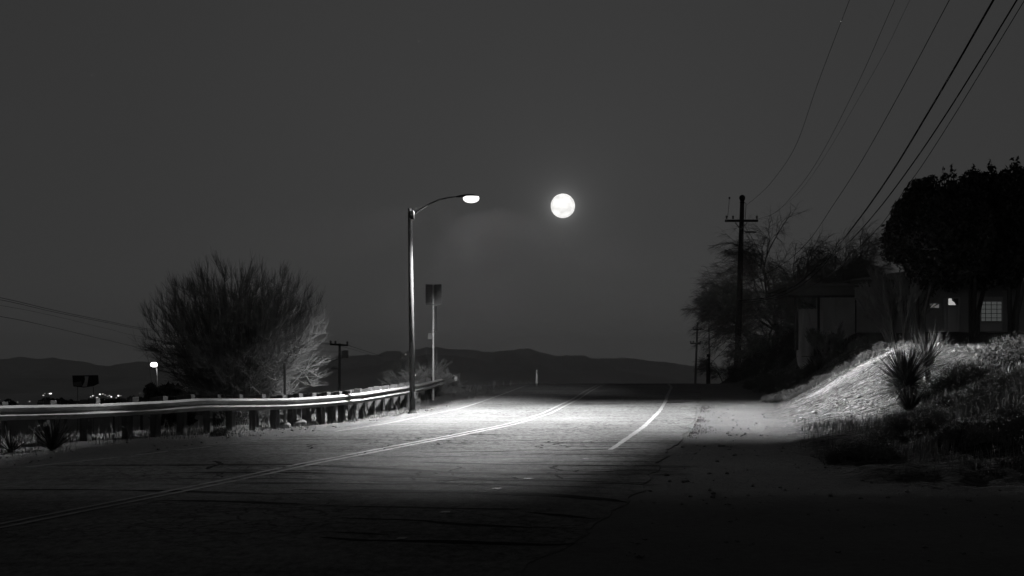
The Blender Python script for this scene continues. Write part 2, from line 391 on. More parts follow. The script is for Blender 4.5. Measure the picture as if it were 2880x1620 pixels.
# irregular skirt so the asphalt has a thickness at its broken edge
sk = MB()
for i in range(len(ysr)-1):
    for ef, sgn in ((road_edge_r, 1), (road_l, -1)):
        y0, y1 = ysr[i], ysr[i+1]; a, b = float(ef(y0)), float(ef(y1)); z0, z1 = float(base(y0)), float(base(y1))
        f = (0,1,2,3) if sgn < 0 else (3,2,1,0)
        sk.add([(a,y0,z0+.012),(b,y1,z1+.012),(b+sgn*.05,y1,z1-.05),(a+sgn*.05,y0,z0-.05)], [f])
sk.build('road_edge', MT['dirt'], road)
def ribbon(mb, pts, w, lift=.018):
    P = [Vector((x, y, 0)) for x, y in pts]
    vs, fs = [], []
    for i, p in enumerate(P):
        t = (P[min(i+1, len(P)-1)]-P[max(i-1, 0)]).normalized(); n = Vector((-t.y, t.x, 0))
        ww = (w[i] if isinstance(w, (list, tuple, np.ndarray)) else w)/2
        for s in (1, -1):
            q = p+n*ww*s; vs.append((q.x, q.y, float(base(q.y))+lift))
    for i in range(len(P)-1): fs.append((2*i+1, 2*i+3, 2*i+2, 2*i))
    mb.add(vs, fs)
def z7(x, y): return (900+x/2.576, 1200+y/2.576)
def z6(x, y): return (x/2.683, 1200+y/2.683)
seams = [([z7(0,290),z7(470,310),z7(900,335),z7(1500,350),z7(2300,362)], .07),
 ([z7(-300,335),z7(0,343),z7(600,360),z7(1100,380),z7(1700,395),z7(2200,410)], .055),
 ([z7(0,415),z7(500,425),z7(900,416),z7(1280,418)], .045), ([z7(300,398),z7(800,410),z7(1300,425),z7(2200,452)], .04),
 ([z7(-200,462),z7(0,470),z7(500,475),z7(1000,483),z7(1350,495),z7(1700,505),z7(2100,540),z7(2230,560)], .28),
 ([z7(0,580),z7(900,598),z7(1500,605)], .05), ([z7(1450,620),z7(1750,650),z7(2000,680)], .05),
 ([z7(130,668),z7(750,685),z7(1000,712),z7(1500,735),z7(1880,742)], .05),
 ([z7(0,805),z7(300,830),z7(900,840),z7(1700,865),z7(1930,850)], .05),
 ([z7(640,262),z7(1200,275),z7(1700,285),z7(2400,292)], .035), ([z7(30,765),z7(250,778),z7(500,790)], .04),
 ([z6(0,485),z6(700,485),z6(1400,497),z6(2000,515),z6(2576,512)], .05),
 ([z6(1100,562),z6(1600,570),z6(2100,588),z6(2576,605)], .04),
 ([z6(380,300),z6(1400,297),z6(2200,290),z6(2576,310)], .05), ([z6(1300,355),z6(2100,352),z6(2576,357)], .05),
 ([z6(1800,430),z6(2576,435)], .045), ([z7(900,66),z7(1100,62),z7(1690,68)], .035), ([z7(1250,115),z7(1500,122),z7(2350,126)], .02),
 ([z7(1600,180),z7(2000,172),z7(2500,160)], .03), ([z7(1900,225),z7(2500,215)], .03), ([z7(1700,265),z7(2100,258),z7(2500,262)], .03),
 ([(1593,1138),(1720,1137),(1872,1134),(1945,1131)], .10)]
sm = MB(); rnd = random.Random(4)
for k, (pts, w) in enumerate(seams):
    gp = [G(*p) for p in pts]
    cum = [0]
    for a, b in zip(gp, gp[1:]): cum.append(cum[-1]+math.hypot(a[0]-b[0], a[1]-b[1]))
    n = max(12, int(cum[-1]/.10)); s = np.linspace(0, cum[-1], n)
    X = np.interp(s, cum, [p[0] for p in gp]); Yc = np.interp(s, cum, [p[1] for p in gp])
    Yc = Yc+.10*fbm(s*.7, s*0+k*3.3, 4, 100+k); W = w*(3.4 if w < .2 else 1.3)*(1+1.2*fbm(s*1.2, s*0+k, 3, 130+k))*np.minimum(1, np.minimum(s, cum[-1]-s)/.8+.1)
    ribbon(sm, list(zip(X, Yc)), np.clip(W, .008, None), .0165)
for k in range(70):
    yc = 21.5+10.5*rnd.random()**1.3; xc = rnd.uniform(-5.5, 2.6); ln = rnd.uniform(.5, 3.2); n = int(ln/.07)+3; s = np.linspace(-ln/2, ln/2, n)
    if rnd.random() < .25: X = xc+.25*fbm(s*1.5, s*0+k*1.7, 4, 170); Yc = yc+s*.6
    else: X = xc+s; Yc = yc+s*rnd.uniform(-.08,.08)+.30*fbm(s*1.1, s*0+k*1.7, 4, 171)
    ribbon(sm, list(zip(X, Yc)), np.clip(rnd.uniform(.04,.10)*np.minimum(1, (ln/2-np.abs(s))*3+.15), .01, None), .0168)
sm.build('crack_sealant', MT['tar'], road)
def line_sheet(name, cf, off, w, ys, gaps=None, seed=0):
    """painted line with ragged, worn edges"""
    mb = MB(); run = []
    for y in ys:
        worn = float(fbm(np.array(y*2.1), np.array(seed*1.7), 3, 200+seed))
        if gaps and gaps(y, worn):
            if len(run) > 1: ribbon(mb, [r[:2] for r in run], [r[2] for r in run], .0215)
            run = []; continue
        ww = w*(1+.5*float(fbm(np.array(y*3.3), np.array(seed*2.0+.5), 3, 220+seed)))
        run.append((float(cf(y))+off, y, max(ww, .03)))
    if len(run) > 1: ribbon(mb, [r[:2] for r in run], [r[2] for r in run], .0215)
    return tag(mb.build(name, MT['paint']), kind='structure')
yl = np.arange(9, 76, .15)
line_sheet('road_line_left', left_line, 0, .09, yl, lambda y, w: y < 34 and w > .12, 1)
line_sheet('road_line_centre_near', mid_line, -.11, .09, yl, lambda y, w: y < 27 and w > .6, 2)
line_sheet('road_line_centre_far', mid_line, .13, .09, yl, lambda y, w: y < 27 and w > .5, 3)
line_sheet('road_line_right', right_line, 0, .115, yl, lambda y, w: (y < 28.3 and w > -.28) or (y<20 and w>-.35), 4)

# ------------------------------------------------------------------ hills across the valley
ridge = [(-2600,1030),(-1800,1000),(-900,1020),(-300,1005),(0,1011),(58,1003),(110,1011),(150,1006),(235,1018),(330,1037),(380,1027),(470,1024),(600,1010),(720,1022),(800,1030),(880,1003),(935,1007),(950,999),(1000,1001),(1035,997),(1060,1000),(1085,988),(1110,986),(1128,989),(1133,996),(1148,986),(1205,976),(1280,982),(1330,984),(1370,990),(1420,990),(1462,986),(1485,981),(1520,990),(1560,1000),(1620,1004),(1680,1008),(1740,1008),(1800,1014),(1860,1017),(1920,1026),(1990,1031),(2060,1031),(2200,1020),(2600,990),(3200,1000),(4200,980),(5600,1010)]
def hills(name, ridge, Y0, Y1, YR, zb, seed, amp):
    us = np.unique(np.concatenate([np.linspace(-2600, 0, 130), np.linspace(0, 2900, 700), np.linspace(2900, 5600, 130)]))
    pr = np.interp(us, [r[0] for r in ridge], [r[1] for r in ridge])
    top = (HY-pr)/F*YR
    tt = np.concatenate([np.linspace(0, .5, 22), np.linspace(.52, 1, 12)])
    vs = []
    for t in tt:
        Y = Y0+(YR-Y0)*t/.5 if t <= .5 else YR+(Y1-YR)*(t-.5)/.5
        q = t/.5 if t <= .5 else 1-(t-.5)/.5
        x = (us-CX)/F*YR
        sh = q**1.25
        z = zb+(top-zb)*sh + amp*fbm(x*.0033, np.full_like(x, Y*.002), 5, seed)*np.clip(1-q, 0, 1)*q*2.6
        z = z+amp*.02*fbm(x*.04, np.full_like(x, Y*.04), 2, seed+4)
        vs.append(np.stack([x, np.full_like(x, Y), z], 1))
    n = len(us); Vh = np.concatenate(vs); ii = (np.arange(n-1)[None,:]+n*np.arange(len(tt)-1)[:,None]).ravel()
    return tag(mesh_obj(name, Vh, np.stack([ii, ii+1, ii+1+n, ii+n], 1), MT['hill'], smooth=True), kind='structure')
hills('hills', ridge, 4600, 9000, 7400, -60, 300, 260)
ridge2 = [(x, y+34+10*math.sin(x*.004)+6*math.sin(x*.013+1)) for x, y in ridge]
hills('foothills', ridge2, 3200, 5400, 4400, -50, 320, 92)

# ------------------------------------------------------------------ the moon
def moon_mat():
    m = bpy.data.materials.new('moon_surface'); m.use_nodes = True; t = m.node_tree; t.nodes.clear()
    tc = N(t, 'ShaderNodeTexCoord'); n = N(t, 'ShaderNodeTexNoise'); n.inputs['Scale'].default_value = 1.5; n.inputs['Detail'].default_value = 4
    mp = N(t, 'ShaderNodeMapping'); mp.inputs['Scale'].default_value = (1/150.,)*3; mp.inputs['Location'].default_value = (2.3, 0, 5.1)
    t.links.new(tc.outputs['Object'], mp.inputs[0]); t.links.new(mp.outputs[0], n.inputs['Vector'])
    r = N(t, 'ShaderNodeValToRGB'); r.color_ramp.elements[0].position = .40; r.color_ramp.elements[0].color = (.80,.79,.77,1)
    r.color_ramp.elements[1].position = .56; r.color_ramp.elements[1].color = (1.05,1.04,1.02,1)
    t.links.new(n.outputs[0], r.inputs[0])
    e = N(t, 'ShaderNodeEmission'); e.inputs[1].default_value = 1.36; t.links.new(r.outputs[0], e.inputs[0])
    o = N(t, 'ShaderNodeOutputMaterial'); t.links.new(e.outputs[0], o.inputs[0]); return m
MD = 18000.0
mb = MB(); R = 34.0/F*MD*1.0
mb.lathe((0,0,0), [(max(.02, R*sin(pi*i/32)), -R*cos(pi*i/32)) for i in range(33)], 48)
moon = mb.build('moon', moon_mat(), smooth=True)
moon.location = Vector(((1583-CX)/F, 1, (HY-579)/F))*MD
tag(moon, 'bright full moon with faint grey patches in the dark sky', 'moon')
for i, (px, py, s, lab) in enumerate([(2365,60,.8,'tiny star close to the left wire at the top of the sky'),(1178,116,.55,'faint star high above the street lamp'),(258,211,.5,'faint star in the upper left of the sky'),(1940,560,.6,'faint star left of the top of the large utility pole')]):
    mb = MB(); r = s/F*15500*.9; mb.lathe((0,0,0), [(max(.01, r*sin(pi*j/6)), -r*cos(pi*j/6)) for j in range(7)], 8)
    o = mb.build('star', MT.setdefault('star', emat('starlight', .9))); o.location = Vector(((px-CX)/F, 1, (HY-py)/F))*15500
    tag(o, lab, 'star')

# ------------------------------------------------------------------ street lamp
PB = G(1160.5, 1160); pz = float(terr(PB[0], PB[1]))
LAMP = at(1325, 557, 43.38)
def street_lamp():
    top = at(1153, 590, PB[1])
    r = empty('street_lamp', (PB[0], PB[1], pz), 0, 'tall metal street lamp with curved arm, lit, rising in front of the guardrail', 'street lamp')
    L = lambda p: Vector(p)-Vector((PB[0], PB[1], pz))
    b = MB(); b.tube([(0,0,-.1), L(top)*.5, L(top)], [.092,.078,.064], 12); b.build('pole', MT['lamp_steel'], r, True)
    b = MB(); b.lathe((0,0,0), [(.15,-.05),(.15,.03),(.11,.05),(.105,.12)], 12); b.build('base_flange', MT['lamp_steel'], r)
    b = MB(); b.box((.07,-.07,.55), (.08,.02,.2), radians(45), .006); b.build('hand_hole_cover', MT['lamp_steel'], r)
    b = MB(); b.lathe(L(top), [(.068,-.0),(.068,.03),(.03,.05)], 12); b.build('pole_cap', MT['lamp_steel'], r)
    a0 = L(at(1162, 605, PB[1]-.05)); 
    b = MB(); b.box(a0+Vector((-.03,0,0)), (.14,.14,.26), 0, .02); b.build('arm_bracket', MT['lamp_steel'], r)
    # arm: cubic from the pole top out to the head
    ends = L(LAMP)+Vector((-.50,0,.03)); pts = []
    tgt = [(1165,602),(1185,588),(1210,573),(1235,562),(1260,556),(1283,553.5)]
    for i, (px, py) in enumerate(tgt):
        t = (px-1165)/(1283-1165.); Yd = PB[1]+(ends.y)*t
        pts.append(L(at(px, py, Yd)))
    b = MB(); b.tube([a0]+pts, [.032,.032,.03,.027,.025,.024,.024], 8); b.build('arm', MT['lamp_steel'], r, True)
    # cobra head: housing tapering from the arm to a rounded nose
    d = (L(LAMP)-pts[-1]); d.z = 0; dl = d.length; ax = atan2(d.y, d.x); e = pts[-1]
    n = 14; vs, fs = [], []
    prof = [(0,.030,.030,0),(.08,.05,.045,0),(.2,.085,.06,.005),(.4,.14,.075,.015),(.62,.175,.085,.02),(.85,.165,.075,.018),(.97,.11,.05,.01),(1.0,.02,.012,0)]
    LEN = dl+.16
    for t, w, h, up in prof:
        for k in range(n):
            a = 2*pi*k/n; lx = t*LEN; ly = .8*w*cos(a); lz = .75*h*sin(a); lz = max(lz, -.03)+up
            vs.append((e.x+lx*cos(ax)-ly*sin(ax), e.y+lx*sin(ax)+ly*cos(ax), e.z+lz))
    for i in range(len(prof)-1):
        for k in range(n): fs.append((i*n+k, i*n+(k+1)%n, (i+1)*n+(k+1)%n, (i+1)*n+k))
    hd = mesh_obj('lamp_head', vs, fs, MT['lamp_steel'], r, True)
    # prismatic drop lens hanging under the housing
    ctr = L(LAMP)+Vector((0,0,.0)); vs, fs = [], []
    rows = [(.17,.235,.045),(.18,.25,-.01),(.165,.225,-.075),(.12,.16,-.12),(.04,.05,-.145)]
    for w, l, z in rows:
        for k in range(20):
            a = 2*pi*k/20; lx = l*cos(a); ly = w*sin(a)
            vs.append((ctr.x+lx*cos(ax)-ly*sin(ax), ctr.y+lx*sin(ax)+ly*cos(ax), ctr.z+z))
    for i in range(len(rows)-1):
        for k in range(20): fs.append((i*20+k, (i+1)*20+k, (i+1)*20+(k+1)%20, i*20+(k+1)%20))
    fs.append(tuple(4*20+k for k in range(20)))
    mesh_obj('lens', vs, fs, emat('lamp_lens', 1.8, (1,.99,.97)), hd, True)
    # lamp's own light: reflector throw plus added masks shaping the pool and shadow edges
    ld = bpy.data.lights.new('lamp_light', 'POINT'); ld.energy = 1.0; ld.shadow_soft_size = .05; ld.use_nodes = True
    t = ld.node_tree; em = [x for x in t.nodes if x.type == 'EMISSION'][0]
    g = N(t, 'ShaderNodeNewGeometry'); sp = N(t, 'ShaderNodeSeparateXYZ'); t.links.new(g.outputs['Incoming'], sp.inputs[0])
    X, Y, Z = sp.outputs
    SGN = LSIGN
    dz = M_(t, 'MAXIMUM', M_(t, 'MULTIPLY', Z, -SGN), .02)
    u = M_(t, 'DIVIDE', M_(t, 'MULTIPLY', X, SGN), dz); v = M_(t, 'DIVIDE', M_(t, 'MULTIPLY', Y, SGN), dz)
    def ramp(x, a, b_):    # smooth 0..1
        n = N(t, 'ShaderNodeMapRange', interpolation_type='SMOOTHSTEP'); n.inputs[1].default_value = a; n.inputs[2].default_value = b_
        t.links.new(x, n.inputs[0]); return n.outputs[0]
    gg = M_(t, 'SUBTRACT', M_(t, 'SUBTRACT', u, M_(t, 'MULTIPLY', v, .345)), 1.252)
    m1 = M_(t, 'MAXIMUM', ramp(gg, .25, -.46), ramp(v, -2.1, -1.0))           # mask: shade put in on the near right
    m1 = M_(t, 'MAXIMUM', m1, M_(t, 'MULTIPLY', ramp(u, .9, 1.7), .10))
    m1 = M_(t, 'MAXIMUM', m1, .022)
    m2 = M_(t, 'MAXIMUM', ramp(v, 1.7, .15), ramp(u, .75, -.15))             # mask: light cut off on the far right
    hh = M_(t, 'ADD', M_(t, 'ADD', u, .72), M_(t, 'MULTIPLY', M_(t, 'ADD', v, 1.76), .435))
    m3 = M_(t, 'MAXIMUM', M_(t, 'MULTIPLY_ADD', ramp(hh, -.26, 1.15), .97, .03), M_(t, 'MULTIPLY', ramp(u, -1.0, -1.45), .32))                 # left near
    m3 = M_(t, 'MULTIPLY', m3, M_(t, 'MAXIMUM', M_(t, 'MULTIPLY_ADD', ramp(u, -1.7, -.45), .995, .005), M_(t, 'MAXIMUM', ramp(v, -.40, -.85), M_(t, 'MULTIPLY', ramp(v, .25, .5), M_(t, 'MULTIPLY', ramp(u, -1.9, -.85), .9)))))
    m4 = M_(t, 'MULTIPLY_ADD', ramp(v, -3.5, -3.14), .78, .22)
    m5 = ramp(v, 2.6, .4)
    bat = M_(t, 'POWER', M_(t, 'MINIMUM', M_(t, 'ADD', 1.0, M_(t, 'ADD', M_(t, 'MULTIPLY', u, u), M_(t, 'MULTIPLY', M_(t, 'MULTIPLY', v, v), 1.0))), 14.0), .55)
    bat = M_(t, 'MULTIPLY', M_(t, 'MULTIPLY', bat, M_(t, 'MULTIPLY_ADD', ramp(v, -1.9, -3.0), .75, 1.0)), M_(t, 'MULTIPLY_ADD', ramp(v, .3, -.7), .45, 1.0))
    dn = ramp(M_(t, 'MULTIPLY', Z, -SGN), .02, .2)
    tot = M_(t, 'MULTIPLY', M_(t, 'MULTIPLY', M_(t, 'MULTIPLY', m1, m2), M_(t, 'MULTIPLY', m3, m4)), M_(t, 'MULTIPLY', M_(t, 'MULTIPLY', m5, bat), dn))
    tot = M_(t, 'ADD', tot, M_(t, 'MULTIPLY_ADD', dn, SPILL, .0004))
    lobe = M_(t, 'MULTIPLY', M_(t, 'MULTIPLY', ramp(v, 1.8, 3.2), ramp(u, 1.3, .7)), .16)  # extra lobe added to brighten the marker post at the crest
    tot = M_(t, 'ADD', tot, M_(t, 'MULTIPLY', M_(t, 'MULTIPLY', lobe, dn), M_(t, 'MULTIPLY', bat, ramp(u, -1.2, -.7))))
    tot = M_(t, 'MULTIPLY', tot, M_(t, 'MULTIPLY_ADD', ramp(u, 4.6, 2.5), .78, .22))
    tot = M_(t, 'MULTIPLY', tot, M_(t, 'MULTIPLY_ADD', ramp(u, .95, 1.8), .5, 1.0))
    t.links.new(M_(t, 'MULTIPLY', tot, LPOWER), em.inputs['Strength'])
    lo = bpy.data.objects.new('lamp_light', ld); COL.objects.link(lo); lo.parent = r; lo.location = ctr+Vector((0,0,-.22))
LSIGN, SPILL, LPOWER = 1.0, .010, 11000.0
street_lamp()

# ------------------------------------------------------------------ guardrail
gr = empty('guardrail', (rx[9], rY[9], tz(rx[9], rY[9])), 0, 'long curving steel guardrail on timber posts along the left road edge', 'guardrail')
GO = Vector(gr.location)
pl_ = [Vector((x, y, z)) for x, y, z in zip(rx, rY, rz_)]
def catmull(P, n):
    out = []
    for i in range(len(P)-1):
        p0, p1, p2, p3 = P[max(i-1,0)], P[i], P[i+1], P[min(i+2,len(P)-1)]
        for k in range(n):
            t = k/n; out.append(.5*((2*p1)+(p2-p0)*t+(2*p0-5*p1+4*p2-p3)*t*t+(3*p1-p0-3*p2+p3)*t**3))
    out.append(P[-1]); return out
RP = catmull(pl_, 14)
PROF = [(-.012,.0),(.0,.004),(.108,.042),(.125,.052),(.120,.064),(.006,.148),(.0,.160),(.006,.170),(.108,.206),(.125,.216),(.120,.228),(.0,.312),(-.012,.318)]
def beam(pts, back=0.0):
    mb = MB(); n = len(PROF); vs = []
    for i, p in enumerate(pts):
        t = (pts[min(i+1,len(pts)-1)]-pts[max(i-1,0)]); t.z = 0; t.normalize(); nrm = Vector((t.y, -t.x, 0))
        for a, d in PROF: vs.append(p+nrm*(a+back)-Vector((0,0,d))-GO)
        for a, d in reversed(PROF): vs.append(p+nrm*(a+back-.006)-Vector((0,0,d))-GO)
    m = 2*n; fs = []
    for i in range(len(pts)-1):
        for k in range(m): fs.append((i*m+k, i*m+(k+1)%m, (i+1)*m+(k+1)%m, (i+1)*m+k))
    fs.append(tuple(range(m))); fs.append(tuple((len(pts)-1)*m+k for k in range(m-1,-1,-1)))
    mb.add(vs, fs); return mb
# beam panels lap at joints
arc = [0]
for a, b in zip(RP, RP[1:]): arc.append(arc[-1]+(b-a).length)
def RPs(s):
    k = max(0, min(len(arc)-2, int(np.searchsorted(arc, s))-1)); f = (s-arc[k])/max(arc[k+1]-arc[k], 1e-6)
    return RP[k].lerp(RP[k+1], f)
def s_of_px(px):
    best = min(range(len(RP)), key=lambda i: abs(CX+RP[i].x/RP[i].y*F-px)); 
    k = best; return arc[k]
joints = [0]+[s_of_px(p) for p in (-150, 337, 801, 1010, 1120, 1200)]+[arc[-1]]
for i in range(len(joints)-1):
    a, b = joints[i], joints[i+1]; n = max(4, int((b-a)/.35)); ext = .16 if i < len(joints)-2 else 0
    pts = [RPs(a+(b+ext-a)*k/n) for k in range(n+1)]
    beam(pts, .0 if i % 2 == 0 else .008).build('rail_beam', MT['steel'], gr)
e = RPs(arc[-1]); t = (e-RPs(arc[-1]-.4)).normalized(); mb = MB()
mb.tube([e+t*(.02)+Vector((-.02*0,0,-.16))-GO+Vector((sin(a)*0,0,0)) + t*(.16*cos(a)) + Vector((t.y,-t.x,0))*(.08*sin(a)) for a in np.linspace(-pi/2, pi/2, 7)], .15, 6)
mb.build('end_terminal', MT['steel'], gr)
post_px = [-330,-230,-110,20,150,277,378,468,544,618,684,745,800,848,888,924,958,990,1019,1046,1072,1096,1119,1141,1161,1180,1197,1212,1226,1239,1251,1262,1271]
rp = random.Random(3)
for px in post_px:
    s = s_of_px(px); p = RPs(s); q = RPs(s+.3); t = (q-p); t.z = 0; t.normalize(); nrm = Vector((t.y, -t.x, 0)); rz = atan2(t.y, t.x)
    g = tz(p.x-nrm.x*.35, p.y-nrm.y*.35); up = .05+rp.random()*.045
    c = p-nrm*.33; hgt = p.z+up-(g-.35)
    mb = MB(); mb.box((c.x-GO.x, c.y-GO.y, (g-.35+p.z+up)/2-GO.z), (.20,.20,hgt), rz+rp.uniform(-.05,.05), .012)
    po = mb.build('post', MT['post_wood'], gr)
    mb = MB(); c2 = p-nrm*.122; mb.box((c2.x-GO.x, c2.y-GO.y, p.z-.15-GO.z+up*.5), (.19,.215,.36+up), rz, .010); mb.build('blockout', MT['post_wood'], po)
    mb = MB(); c3 = p+nrm*.012-Vector((0,0,.165)); mb.tube([c3-nrm*.02-GO, c3+nrm*.012-GO], .018, 6); mb.build('bolt', MT['steel'], po)

# ------------------------------------------------------------------ signs and small posts
def box_thing(name, lab, cat, base_pt, w, h, m, rz=0, group=None, lean=(0,0), extra=None):
    r = empty(name, base_pt, rz, lab, cat, group); mb = MB()
    mb.tube([(0,0,-.4),(lean[0]*.5,lean[1]*.5,h*.5),(lean[0],lean[1],h)], [w/2,w/2,w/2*.9], 8); mb.build('shaft', m, r)
    return r
# road sign seen from behind, behind the rail
sx = at(1217, 1062, 58.0); sg = tz(sx.x-.45, 58.0)
sgn = empty('road_sign', (sx.x+.0, 58.4, sg), 0, 'thin perforated metal post carrying angled road sign panels behind the guardrail', 'road sign')
SO = Vector(sgn.location); zt = at(0, 800, 58.4).z-SO.z
mb = MB(); mb.box((0,0,zt/2-.1), (.065,.065,zt+.2), radians(8), .006); mb.build('post', MT['steel'], sgn)
zz = at(0, 934, 58.4).z-SO.z
while zz < at(0, 866, 58.4).z-SO.z: mb = MB(); mb.box((.004,-.046,zz), (.030,.006,.038), radians(8)); mb.build('post_hole', MT['black'], sgn); zz += .105
def panel(name, x0, x1, y0, y1, yaw, m, pivot=1216, th=.006):
    w = (x1-x0)/F*58.4; h = (y1-y0)/F*58.4; cx = ((x0+x1)/2-pivot)/F*58.4; cz = (HY-(y0+y1)/2)/F*58.4-SO.z
    mb = MB(); ww = w/cos(yaw); 
    mb.box((cx, -.055-abs(w/2*math.tan(yaw))*0, cz), (ww, th, h), yaw, .003); return mb.build(name, m, sgn)
panel('sign_panel', 1195, 1215.2, 800, 855, radians(38), MT['sign'])
panel('sign_panel', 1216.8, 1240, 800, 855, radians(-32), MT['sign'])
mb = MB()
for k in range(7): mb.box((-.155, -.075, (HY-(806+k*7))/F*58.4-SO.z), (.27, .02, .014), radians(38))
mb.build('panel_ribs', MT['sign_dark'], sgn)
panel('lower_panel', 1214, 1227.5, 861, 935, radians(-50), MT['sign_dark'])
panel('small_plate', 1201, 1213, 937, 954, radians(30), MT['sign'])
mb = MB(); mb.box((.02,-.1,(HY-857)/F*58.4-SO.z), (.62,.03,.03)); mb.build('mounting_bar', MT['sign_dark'], sgn)
# white delineator just over the crest
dx = at(1511, 1078, 74.5); dg = tz(dx.x, 74.5); r = empty('delineator_post', (dx.x, 74.5, dg), 0, 'slim white marker post standing at the crest of the road', 'marker post')
mb = MB(); hh = at(0, 1040, 74.5).z-dg; mb.box((-.03,0,hh/2-.1), (.085,.03,hh+.2), 0, .012); mb.build('post', MT['white'], r)
mb = MB(); mb.box((-.03,-.018,hh-.13), (.06,.006,.14)); mb.build('reflector', MT['steel'], r)
# dark timber post behind the rail
p = at(801, 1080, 42.5); g = tz(p.x, 42.5); r = empty('timber_post', (p.x, 42.5, g), 0, 'dark slim upright post behind the guardrail beside the bare bush', 'post')
hh = at(0, 1019, 42.5).z-g; mb = MB(); mb.box((0,0,hh/2-.15), (.075,.075,hh+.3), .2, .008); mb.build('shaft', MT['dark_wood'], r)
# short stub post right of the crest and its guy wire
p = at(1991, 1050, 73.5); g = tz(p.x, 73.5); r = empty('timber_post', (p.x, 73.5, g), 0, 'short dark round timber post at the crest left of the large utility pole', 'post')
hh = at(0, 996, 73.5).z-g; mb = MB(); mb.tube([(0,0,-.3),(.01,0,hh*.5),(.02,0,hh)], [.10,.095,.085], 10); mb.build('shaft', MT['dark_wood'], r)
mb = MB(); mb.box((-.03,-.085,hh-.19), (.05,.02,.09)); mb.build('reflector', MT['white'], r)

# ------------------------------------------------------------------ utility poles
def insulator(mb, c, s=1.0):
    mb.lathe(c, [(.02*s,0),(.05*s,.02*s),(.05*s,.06*s),(.03*s,.07*s),(.055*s,.10*s),(.05*s,.15*s),(.02*s,.18*s)], 8)
UP = at(2073, 1050, 81); UG = tz(UP.x, 81)
u = empty('utility_pole', (UP.x, 81, UG), 0, 'large dark timber utility pole with one crossarm standing by the bare trees', 'utility pole')
UO = Vector((UP.x, 81, UG)); ul = lambda px, py, Y=81: at(px, py, Y)-UO
mb = MB(); tp = ul(2087.5, 566); mb.tube([(0,0,-.8), tp*.3, tp*.7, tp], [.20,.175,.15,.12], 12); mb.build('shaft', MT['dark_wood'], u, True)
mb = MB(); mb.lathe(tp, [(.13,-.12),(.14,-.06),(.10,-.02),(.13,.04),(.17,.14),(.17,.24),(.12,.32),(.05,.36)], 12); mb.build('pole_top_insulator', MT['black'], u)
mb = MB(); mb.box((ul(2084,622)+Vector((0,-.2,0))), (1.88,.12,.13), 0, .01); arm = mb.build('crossarm', MT['dark_wood'], u)
for sgn_ in (-1, 1):
    mb = MB(); mb.tube([ul(2083+sgn_*17, 627)+Vector((0,-.22,0)), ul(2082, 646)+Vector((0,-.17,0))], .03, 5); mb.build('brace', MT['dull_steel'], u)
for px in (2042, 2060, 2127):
    mb = MB(); insulator(mb, ul(px, 617)+Vector((0,-.2,0)), 1.1); mb.build('insulator', MT['dull_steel'], u)
mb = MB(); mb.tube([ul(2045, 612)+Vector((0,-.2,0)), ul(2050, 560)+Vector((0,-.2,0))], .012, 5); mb.lathe(ul(2050,560)+Vector((0,-.2,0)), [(.01,-.03),(.05,0),(.055,.06),(.02,.1)], 8); mb.build('lightning_rod', MT['dark_wood'], u)
mb = MB(); mb.tube([ul(2090, 568), ul(2098,572), ul(2098, 582), ul(2095, 618)+Vector((0,-.1,0))], .015, 5); mb.build('jumper_wire', MT['wire'], u)
mb = MB(); mb.tube([ul(2077.5, 985, 80.78), ul(2077.5, 1040, 80.78)], .035, 6); mb.box(ul(2076, 990, 80.75), (.2,.06,.1)); mb.build('riser_pipe', MT['dull_steel'], u)
mb = MB(); mb.box(ul(2112, 652)+Vector((0,.1,0)), (.62,.12,.10), 0, .02); mb.tube([ul(2088,648), ul(2100,652)], .03, 5); mb.build('side_bracket', MT['dull_steel'], u)

def far_pole(lab, top, bot_px, Y, arms, extras=(), rad=.14, m='wood'):
    p = at(bot_px[0], bot_px[1], Y); g = min(tz(p.x, Y), p.z); o = empty('utility_pole', (p.x, Y, g), 0, lab, 'utility pole'); O = Vector((p.x, Y, g))
    tpt = at(top[0], top[1], Y)-O; mb = MB(); mb.tube([(0,0,-.6), tpt*.5, tpt], [rad, rad*.85, rad*.65], 8); mb.build('shaft', MT[m], o, True)
    for (x0, y0, x1, y1) in arms:
        a = at(x0, y0, Y)-O; b = at(x1, y1, Y)-O; off = Vector((0,-.16,0)); mb = MB(); mb.tube([a+off, b+off], .07*rad/.14, 4); ar = mb.build('crossarm', MT['dark_wood'], o)
        for f in (.03,.3,.97):
            mb = MB(); insulator(mb, a.lerp(b, f)+off, 1.6*rad/.14); mb.build('insulator', MT['dull_steel'], ar)
    for kind, px, py in extras:
        c = at(px, py, Y)-O; mb = MB()
        if kind == 'can': mb.lathe(c, [(.16,-.35),(.22,-.3),(.22,.3),(.14,.36)], 10); mb.build('transformer', MT['steel'], o)
        if kind == 'lamp': mb.lathe(c, [(.3,-.12),(.32,0),(.15,.15)], 8); mb.tube([c, c+Vector((.6 if px < bot_px[0] else -.6,0,-.25))], .03, 5); mb.build('lamp_bracket', MT['steel'], o)
        if kind == 'strut': mb.tube([c, c+Vector((-1.2,0,-.35))], .04, 5); mb.build('bracket', MT['steel'], o)
    return o
far_pole('timber utility pole with a wide crossarm beyond the guardrail, right of the bare bush', (955.5,966), (951,1110), 130, [(929,968.5,979,971)], [('can',967,996),('can',973,996),('strut',972,1004),('lamp',940,1035)], .17)
far_pole('pale leaning utility pole with two short crossarms just beyond the crest', (1962,906), (1953,1086), 120, [(1949,927,1972,927),(1941,966,1970,966)], [], .11)
far_pole('thin utility pole with one crossarm hanging among the bare twigs beyond the crest', (1993,850), (1997,1086), 150, [(1968,887,2023,884)], [('can',1978,893)], .085)

